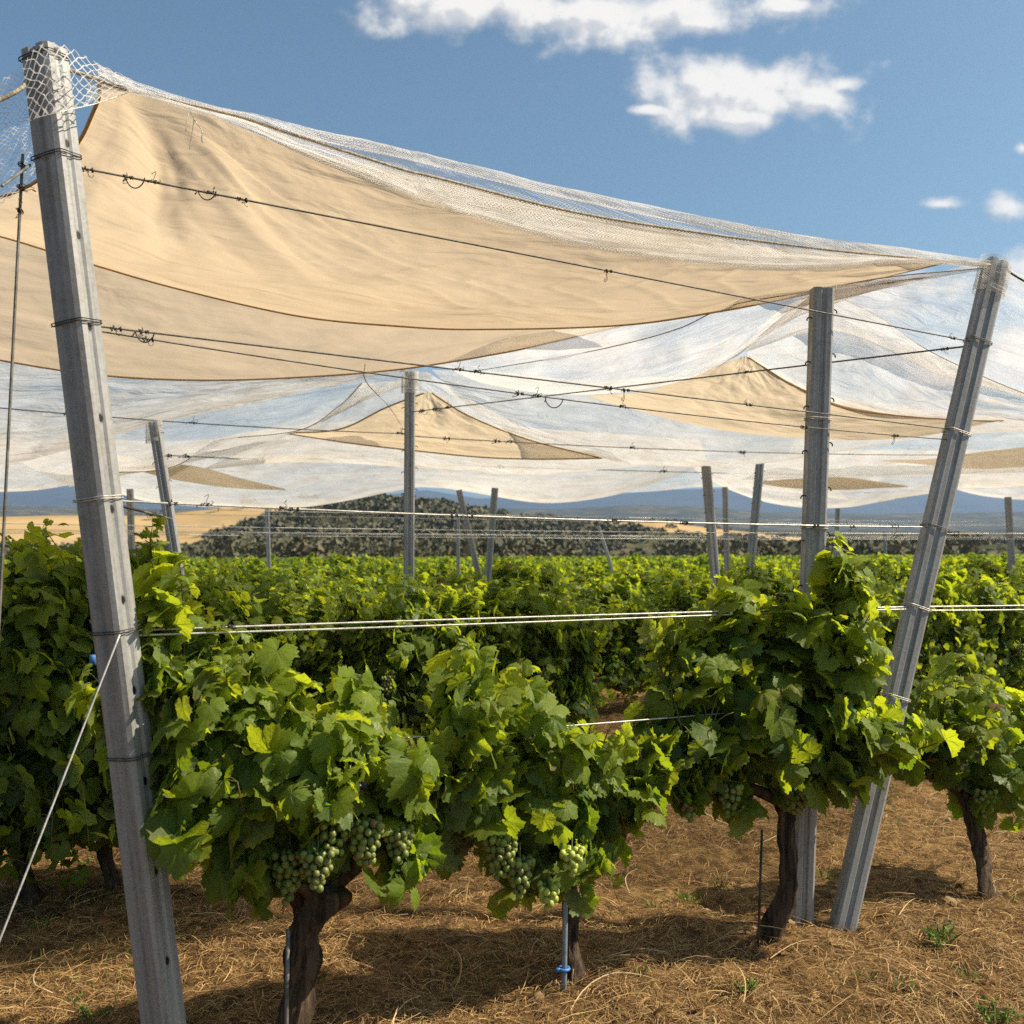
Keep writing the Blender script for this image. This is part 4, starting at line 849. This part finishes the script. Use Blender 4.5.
V2 = make_vine('grapevine', 'second grapevine of the front row, on a thin grey trunk beside a blue grey stake', 102,
    [blob(L2, 480, 730, 3.5, .17, .2, .2, 30), blob(L2, 560, 760, 3.62, .22, .2, .17, 32), blob(L2, 500, 830, 3.55, .17, .18, .12, 18), blob(L2, 470, 675, 3.5, .05, .07, .13, 9), blob(L2, 545, 690, 3.6, .04, .05, .08, 4), blob(L2, 545, 860, 3.6, .12, .14, .16, 16), blob(L2, 630, 790, 3.75, .08, .12, .12, 10), blob(L2, 592, 880, 3.58, .07, .08, .1, 10), blob(L2, 515, 905, 3.5, .04, .05, .05, 3)],
    h2, arms=[[h2 + [-.15, -.06, .08], h2 + [-.34, -.15, .12]], [h2 + [.15, .07, .08], h2 + [.28, .13, .12]]], trunk_r=.028, loc=L2, lsize=.069, ctr=at(540, 800, 3.62) - L2, cull=wire_cull, step=.048,
    grapes=[(at(500, 835, 3.4) - L2, .06, .15, 'green'), (at(520, 860, 3.42) - L2, .05, .13, 'green'), (at(549, 885, 3.45) - L2, .035, .08, 'bright'), (at(572, 850, 3.45) - L2, .04, .08, 'bright')])
L3 = loc_(768)
h3 = at(785, 795, 4.05) - L3
V3 = make_vine('grapevine', 'third grapevine of the front row, tall and bushy around the upright hooked post', 103,
    [blob(L3, 770, 700, 3.95, .28, .25, .19, 28), blob(L3, 840, 640, 4.0, .15, .15, .22, 22), blob(L3, 843, 575, 3.98, .05, .06, .13, 9), blob(L3, 655, 735, 3.85, .12, .14, .13, 14), blob(L3, 635, 780, 3.8, .08, .1, .09, 8), blob(L3, 680, 690, 3.95, .06, .08, .12, 6), blob(L3, 745, 600, 4.0, .06, .06, .12, 6), blob(L3, 700, 750, 3.9, .17, .2, .15, 22), blob(L3, 850, 740, 4.0, .2, .2, .12, 22), blob(L3, 690, 640, 4.1, .2, .16, .13, 16), blob(L3, 900, 740, 3.95, .12, .08, .09, 8), blob(L3, 720, 800, 3.9, .05, .06, .12, 4), blob(L3, 850, 785, 3.9, .06, .06, .07, 4), blob(L3, 770, 620, 4.05, .15, .15, .12, 12)],
    h3, arms=[[h3 + [-.2, -.08, .06], h3 + [-.4, -.2, .1]], [h3 + [.2, .1, .06], h3 + [.4, .2, .1]]], trunk_r=.036, loc=L3, lsize=.072, ctr=at(780, 740, 4.05) - L3, cull=wire_cull, step=.048,
    grapes=[(at(795, 790, 3.95) - L3, .05, .1, 'pink'), (at(730, 785, 3.85) - L3, .045, .12, 'green'), (at(640, 868, 3.7) * 0 + at(690, 800, 3.8) - L3, .03, .08, 'green')])
L3b = loc_(662); h3b = at(662, 800, 3.95) - L3b
L4 = loc_(981)
h4 = at(968, 790, 4.72) - L4
V4 = make_vine('grapevine', 'low grapevine on a dark crooked trunk right of the leaning end post', 104,
    [blob(L4, 960, 715, 4.65, .25, .22, .2, 34), blob(L4, 1040, 720, 4.9, .28, .25, .2, 34), blob(L4, 1000, 790, 4.7, .14, .18, .14, 14), blob(L4, 920, 700, 4.6, .12, .14, .14, 12)],
    h4, arms=[[h4 + [-.2, -.08, .08], h4 + [-.4, -.15, .1]], [h4 + [.2, .1, .08], h4 + [.4, .2, .1]]], trunk_r=.036, loc=L4, lsize=.066, ctr=at(985, 760, 4.8) - L4,
    grapes=[(at(985, 790, 4.6) - L4, .05, .12, 'green')])
# left rows behind the near post
def std_vine(seed, temps, detail, ls, step, nsc=1., hgt=1.27, w_=.5, gr=True):
    rg = np.random.default_rng(seed); hd = np.array([rg.normal() * .04, rg.normal() * .04, .6]); D_ = ROWDIR
    bl = []
    for k in np.linspace(-w_, w_, 4): bl.append((D_ * k + [0, 0, .62 + rg.normal() * .05], (.22, .26, .42), int(20 * nsc))); bl.append((D_ * (k + .06) + [0, 0, 1.08 + rg.normal() * .06], (.2, .22, hgt - 1.08), int(15 * nsc)))
    for q_ in range(4): bl.append((D_ * rg.uniform(-.55, .55) + [0, 0, hgt + rg.uniform(-.05, .16)], (.04, .04, .13), 3))
    bl.append((D_ * 0. + [0, 0, .34], (.58, .24, .19), int(24 * nsc)))
    for k_ in (-.42, .42): bl.append((D_ * k_ + [0, 0, .32], (.24, .22, .17), int(20 * nsc)))
    return make_vine('grapevine', '', seed, bl, hd, arms=[[hd - D_ * .2 + [0, 0, .05], hd - D_ * .45], [hd + D_ * .2 + [0, 0, .05], hd + D_ * .45]], temps=temps, lsize=ls, step=step, trunk_r=.027, detail=detail, jit=.06,
                     grapes=[((D_ * rg.uniform(-.3, .3) + [0, -.22, .72]), .05, .12, 'green')] if gr else [], grape_sub=1)
print('near vines')
mids = [std_vine(200 + i, T_mid, 1, .060, .055, 1.05) for i in range(4)]
fars = [std_vine(300 + i, T_lo, 0, .075, .085, .8, gr=False) for i in range(4)]
used = set()
def put(proto_list, idx, p, rotz, s, label, group):
    pr = proto_list[idx % len(proto_list)]
    o = pr if pr.name not in used else copy_tree(pr)
    used.add(pr.name); o.location = (p[0], p[1], float(ground_z(p[0], p[1])) if p[1] < 75 else 0); o.rotation_euler = (0, 0, rotz); o.scale = (s[0], s[1], s[2]) if not isinstance(s, float) else (s, s, s)
    o['label'] = label; o['group'] = group; return o
rg = np.random.default_rng(99)
lefts = [(-60, 1, 1.1, 'tall leafy grapevine at the left edge behind the guy cable'), (40, 1, 1.12, 'dark leafy grapevine left of the near post, its bottom leaves hanging over the dry ground'), (118, 1, .93, 'grapevine on a dark thin trunk directly behind the near post'),
         (-40, 2, 1.1, 'grapevine of the third row peeping at the left edge'), (45, 2, 1.15, 'grapevine of the third row whose thin trunk shows low on the left'), (125, 2, 1.05, 'grapevine of the third row just behind the near post'), (205, 2, .95, 'end grapevine of the third row, showing over the front leaves')]
lefts += [(px, 2, .9 + .03 * (k % 3), lb) for k, (px, lb) in enumerate([(282, 'grapevine of the third row behind the left half of the nearest vine'), (350, 'grapevine of the third row showing above the right half of the nearest vine'), (412, 'grapevine of the third row standing before the centre post'),
    (470, 'grapevine of the third row seen above the peak of the second front vine'), (528, 'last grapevine of the third row before the open ground patch'), (905, 'grapevine of the third row just right of the leaning end post'), (948, 'grapevine of the third row above the low front vine at right'), (990, 'grapevine of the third row near the right edge'), (1030, 'grapevine of the third row cut by the right edge')])]
for i, (px, rw, s, lb) in enumerate(lefts):
    p = row_pt(px, ROWS[rw]); put(mids, i, p, rg.choice([0, math.pi]) + rg.normal() * .05, (s, s, s * 1.02), lb, 'grapevines in the short rows at left')
ordn = ['first', 'second', 'third', 'fourth', 'fifth', 'sixth', 'seventh', 'eighth', 'ninth', 'tenth', 'eleventh', 'twelfth', 'thirteenth', 'fourteenth', 'fifteenth', 'sixteenth', 'seventeenth', 'eighteenth', 'nineteenth', 'twentieth']
todo = []
for r_i, ic in enumerate(ROWS[3:]):
    pl = row_pt(-90, ic); pr = row_pt(1110, ic); L = np.linalg.norm(pr - pl); sp_ = 1.12; n = int(L / sp_)
    for k in range(n + 1):
        p = pl + ROWDIR * (k * sp_ + rg.uniform(-.1, .1)); 
        if r_i == 0 and pix(p)[0] < 175: continue
        todo.append((np.linalg.norm(p), r_i, k, p))
todo.sort(key=lambda a: a[0])
rest = MB(); cnt = {}
for j, (d_, r_i, k, p) in enumerate(todo):
    near = r_i < 2
    s = rg.uniform(.92, 1.06); sz = s * rg.uniform(.80, 1.08) * (.90 if r_i > 1 else .97)
    if j < 285:
        cnt[r_i] = cnt.get(r_i, 0) + 1
        x0 = pix(p)[0]; side = 'left of it' if x0 < 410 else ('between it and the hooked post' if x0 < 815 else 'right of the hooked post')
        if r_i == 0: lb = '%s grapevine counted from the left in the continuous row through the centre post' % ordn[min(k, 19)]
        elif r_i == 1: lb = '%s grapevine from the left in the row just behind the centre post' % ordn[min(k, 19)]
        else: lb = 'distant vine top, %s row beyond the centre post, %s' % (ordn[min(r_i - 1, 19)], side)
        put(mids if near else fars, j, p, rg.choice([0, math.pi]) + rg.normal() * .04, (s * 1.03, s, sz), lb, 'grapevines in the row through the centre post' if r_i == 0 else ('grapevines in the row behind the centre post' if r_i == 1 else 'grapevines of the %s row beyond the centre post, %s' % (ordn[min(r_i - 1, 19)], side)))
    else:
        n = 110; c = rg.uniform(-1, 1, (n, 3)); P = p + ROWDIR * (c[:, :1] * .6) + np.stack([0 * c[:, 0], c[:, 1] * .25, .86 + c[:, 2] * .32], 1)
        top = P[:, 2] > 1.2; N_ = rg.normal(size=(n, 3)) * .6 + [0, 0, .7]; 
        add_leaves(rest, P, N_, rg.normal(size=(n, 3)) - [0, 0, .7], np.full(n, .12), np.stack([np.clip(rg.normal(.4, .2, n), 0, 1), rg.random(n), rg.random(n) * .9], 1), T_lo, rg)
if rest.n: tag(rest.build('far_grapevines', M_leaf), 'farthest vine tops merging into one green band', kind='stuff')
print('vines', len(todo))

# stakes -----------------------------------------------------------
def stake(px, py0, py1, Yd, r, label, mat, tilt=0, clip=False):
    A = at(px, py1, Yd); A = gz(A); Bt = at(px + tilt, py0, Yd); o = empty('stake', A, label, 'stake', 'stakes beside the vine trunks')
    b_ = MB(); b_.tube([[0, 0, -.1], *[list((Bt - A) * f) for f in (.05, .5, 1)]], r * .8, 10); b_.build('pipe', mat, o)
    if clip:
        c = MB(); a = np.linspace(0, 6.283, 14); c.tube(np.stack([np.cos(a) * .018, np.sin(a) * .018, a * 0 + .075], 1), .006, 6); c.box((-.022, -.01, .075), (.016, .01, .014)); c.build('clip', M_blue, o)
stake(564, 860, 985, 3.6, .0125, 'blue grey pipe stake with a blue clip beside the second vine', M_pipe, 2, True)
stake(758, 830, 955, 3.95, .006, 'thin dark stake beside the trunk of the third vine', M_rust, 4)
stake(286, 930, 1030, 3.1, .008, 'thin grey stake beside the trunk of the nearest vine', M_wire, 2)
for px, py, Yd, h in ((92, 655, 3.4, .02),):
    b_ = MB(); b_.box(at(93, 660, 3.42), (.02, .01, .035)); tag(b_.build('tag', M_blue), 'tiny blue plastic tag behind the near post among leaves', 'tag')

# ------------------------------------------------------------------ straw
rg = np.random.default_rng(5)
def straw(n, x_of, Lr, Wr, seg, lift, cols, curv, seed):
    rg = np.random.default_rng(seed)
    Yv = x_of(rg, n); Xv = rg.uniform(-.62, .62, n) * Yv
    keep = vnoise(Xv * 1.7, Yv * 1.7, 6) * .6 + .4 * vnoise(Xv * 6, Yv * 6, 8) > rg.uniform(-.1, .68, n); Xv, Yv = Xv[keep], Yv[keep]; n = len(Xv)
    a0 = rg.uniform(0, 6.283, n); L = rg.uniform(*Lr, n) ; cu = rg.normal(size=n) * curv; w_ = rg.uniform(*Wr, n)
    base = rg.uniform(0, lift, n); arch = rg.uniform(0, lift * 1.6, n); til = rg.normal(size=n) * lift * .7
    pts = []
    x, y, a = Xv.copy(), Yv.copy(), a0.copy()
    for k in range(seg + 1):
        f = k / seg; z = ground_z(x, y) + base + arch * 4 * f * (1 - f) * .5 + til * (f - .5); pts.append(np.stack([x, y, z + .002], 1)); x = x + np.cos(a) * L / seg; y = y + np.sin(a) * L / seg; a = a + cu / seg
    Pt = np.stack(pts, 1); T = unit(np.gradient(Pt, axis=1)); sd_ = unit(np.cross(T, np.array([0, 0, 1.]) + rg.normal(size=(n, 1, 3)) * .6))
    tap = np.interp(np.linspace(0, 1, seg + 1), [0, .8, 1], [1, .8, .3])[None, :, None]
    G = np.stack([Pt - sd_ * w_[:, None, None] * tap / 2, Pt + sd_ * w_[:, None, None] * tap / 2], 2)   # n, seg+1, 2, 3
    off = (np.arange(n) * (seg + 1) * 2)[:, None, None]
    k = np.arange(seg)[:, None] * 2 + np.array([0, 1, 3, 2])[None]
    cc = np.array(cols)[rg.integers(0, len(cols), n)] * [1.02, .97, .88] * rg.uniform(.7, 1.2, (n, 1))
    b.add(G.reshape(-1, 3), [(k[None] + off).reshape(-1, 4)], None, np.repeat(cc, (seg + 1) * 2, 0))
b = MB()
gold = [(.54, .37, .17), (.48, .31, .13), (.37, .22, .09), (.60, .44, .23), (.20, .11, .05), (.28, .17, .08), (.40, .29, .16)]
straw(150000, lambda r, n: 2.1 * np.exp(r.random(n) * math.log(9 / 2.1)), (.02, .09), (.0011, .0032), 2, .016, gold, .6, 1)
straw(5000, lambda r, n: 2.1 * np.exp(r.random(n) * math.log(9 / 2.1)), (.08, .24), (.0014, .0034), 4, .032, gold + [(.5, .36, .18)], .55, 2)
straw(170, lambda r, n: 2.2 + r.random(n) * 4, (.15, .42), (.003, .0048), 8, .05, [(.62, .50, .31), (.50, .36, .18)], 1.3, 3)
tag(b.build('straw', M_straw), 'golden dry straw and cut grass littering the ground between the vines', kind='stuff')

# thin green regrowth and fallen leaves
b = MB()
def blades(n, seed):
    rg = np.random.default_rng(seed); Y0 = 2.3 + rg.random(n * 8) * 6; X0 = rg.uniform(-.6, .6, n * 8) * Y0
    k = (vnoise(X0 * 1.3 + 9, Y0 * 1.3, 31) * .6 + vnoise(X0 * 5, Y0 * 5, 33) * .4) > rg.uniform(.62, .9, n * 8); X0, Y0 = X0[k][:n], Y0[k][:n]
    for x, y in zip(X0, Y0):
        p = np.array([x, y, float(ground_z(x, y)) - .004]); a = rg.uniform(0, 6.28); d = np.array([math.cos(a), math.sin(a), 0]) * rg.uniform(.1, 1.0) + [0, 0, 1]; L = rg.uniform(.02, .075)
        P = np.stack([p + d * L * f - np.array([0, 0, 1]) * L * .4 * f * f for f in (0, .4, .75, 1)]); s_ = unit(np.cross(d, rg.normal(size=3))); w_ = np.array([.7, 1, .7, .08])[:, None] * rg.uniform(.0012, .0028)
        b.grid(np.stack([P - s_ * w_, P + s_ * w_], 1), None, np.array([.13, .20, .04]) * rg.uniform(.6, 1.5))
blades(3200, 71)
tag(b.build('grass', M_weed), 'sparse short green grass coming up through the straw', kind='stuff')
b = MB(); rg = np.random.default_rng(72); n = 420; Yv = 2.3 * np.exp(rg.random(n) * math.log(3.6)); Xv = rg.uniform(-.6, .6, n) * Yv
kk = np.abs(((Yv - SLOPE * Xv - 3.55) / 1.9 + .5) % 1 - .5) < rg.uniform(.1, .5, n); Xv, Yv = Xv[kk], Yv[kk]; n = len(Xv)
add_leaves(b, np.stack([Xv, Yv, ground_z(Xv, Yv) + .018], 1), rg.normal(size=(n, 3)) * .5 + [0, 0, 1], rg.normal(size=(n, 3)), rg.uniform(.012, .034, n), np.array([[.26, .15, .06], [.16, .08, .035], [.36, .24, .11]])[rg.integers(0, 3, n)], T_mid, rg)
tag(b.build('leaf_litter', M_straw), 'fallen brown vine leaves scattered under the rows', kind='stuff')

# weeds
wd = [(938, 945, .09, 34, 'leafy green weed clump in the straw below the right vine'), (995, 1015, .07, 26, 'green weed in the bottom right corner'), (690, 897, .09, 26, 'tuft of green grass between the second and third vines'), (655, 905, .05, 14, 'small grass tuft left of the larger one between the vines'),
      (825, 873, .08, 22, 'green tuft just behind the foot of the upright post'), (745, 995, .05, 16, 'small green weed in front of the third vine trunk'), (40, 925, .08, 20, 'thin green grass tuft at the lower left edge'), (95, 1005, .07, 16, 'green sprigs left of the foot of the near post'),
      (75, 990, .05, 10, 'tiny sprig in the lower left corner'), (90, 865, .06, 14, 'faint grass tuft left of the near post under the vines'), (910, 840, .22, 5, 'single tall green stem between the leaning post and the right vine'), (315, 975, .05, 10, 'few green blades right of the nearest trunk'), (585, 1012, .04, 8, 'tiny green shoot at the foot of the second vine'), (1010, 905, .06, 10, 'green sprig right of the right vine trunk'), (905, 1000, .07, 18, 'green tuft between the two lower right weed clumps'), (865, 985, .05, 12, 'small sprig left of the lower right weeds'), (970, 975, .06, 16, 'green tuft just above the bottom right corner weed'), (720, 885, .06, 14, 'small grass tuft right of the larger one between the vines'), (640, 985, .05, 10, 'small green shoots in the straw right of the blue clip'), (870, 905, .05, 10, 'green sprig right of the foot of the leaning post')]
for i, (px, py, h, n, lb) in enumerate(wd):
    Yd = 1600 / (py - HOR); Pb = gz(at(px, py, Yd)); rg = np.random.default_rng(i + 40); b = MB()
    for k in range(n):
        a = rg.uniform(0, 6.283); r0 = rg.random() ** .5 * h * .5; p0 = np.array([math.cos(a) * r0, math.sin(a) * r0, 0]); d = np.array([math.cos(a), math.sin(a), 0]) * rg.uniform(.1, .7) + [0, 0, 1]
        L = h * rg.uniform(.6, 1.3); P = np.stack([p0 + d * L * f - np.array([0, 0, 1]) * L * .35 * f * f for f in np.linspace(0, 1, 5)]); s_ = unit(np.cross(d, rg.normal(size=3)))
        w_ = np.array([.5, 1, .9, .6, .05])[:, None] * rg.uniform(.002, .006 if i in (0, 1, 5) else .0035)
        col = np.array([.10, .17, .03]) * rg.uniform(.6, 1.5); G = np.stack([P - s_ * w_, P + s_ * w_], 1); b.grid(G, None, col)
        if i in (0, 1, 5, 7):
            for q_ in range(3):
                c0 = P[2 + q_ % 3]; e1 = unit(rg.normal(size=3)); e2 = unit(np.cross(e1, rg.normal(size=3))); sz = rg.uniform(.006, .012)
                b.add([c0, c0 + e1 * sz + e2 * sz * .5, c0 + e1 * sz * 2, c0 + e1 * sz - e2 * sz * .5], [np.array([[0, 1, 2, 3]])], None, col * 1.2)
    o = b.build('weed', M_weed); o.location = tuple(Pb - [0, 0, .004]); tag(o, lb, 'weed', 'green weeds in the straw')

# ------------------------------------------------------------------ air
hb = MB(); hb.box((0, 2500, 240), (16000, 9000, 540)); m_, t, out = newmat('air')
pv = t.node('ShaderNodeVolumePrincipled', {'Color': (.42, .60, .95, 1), 'Density': 1.6e-4, 'Anisotropy': .2}); t.l.new(pv.outputs[0], out.inputs['Volume'])
hz = hb.build('haze', m_, smooth=False); tag(hz, 'thin blue air between the vineyard and the mountains', kind='stuff'); hz.visible_shadow = True
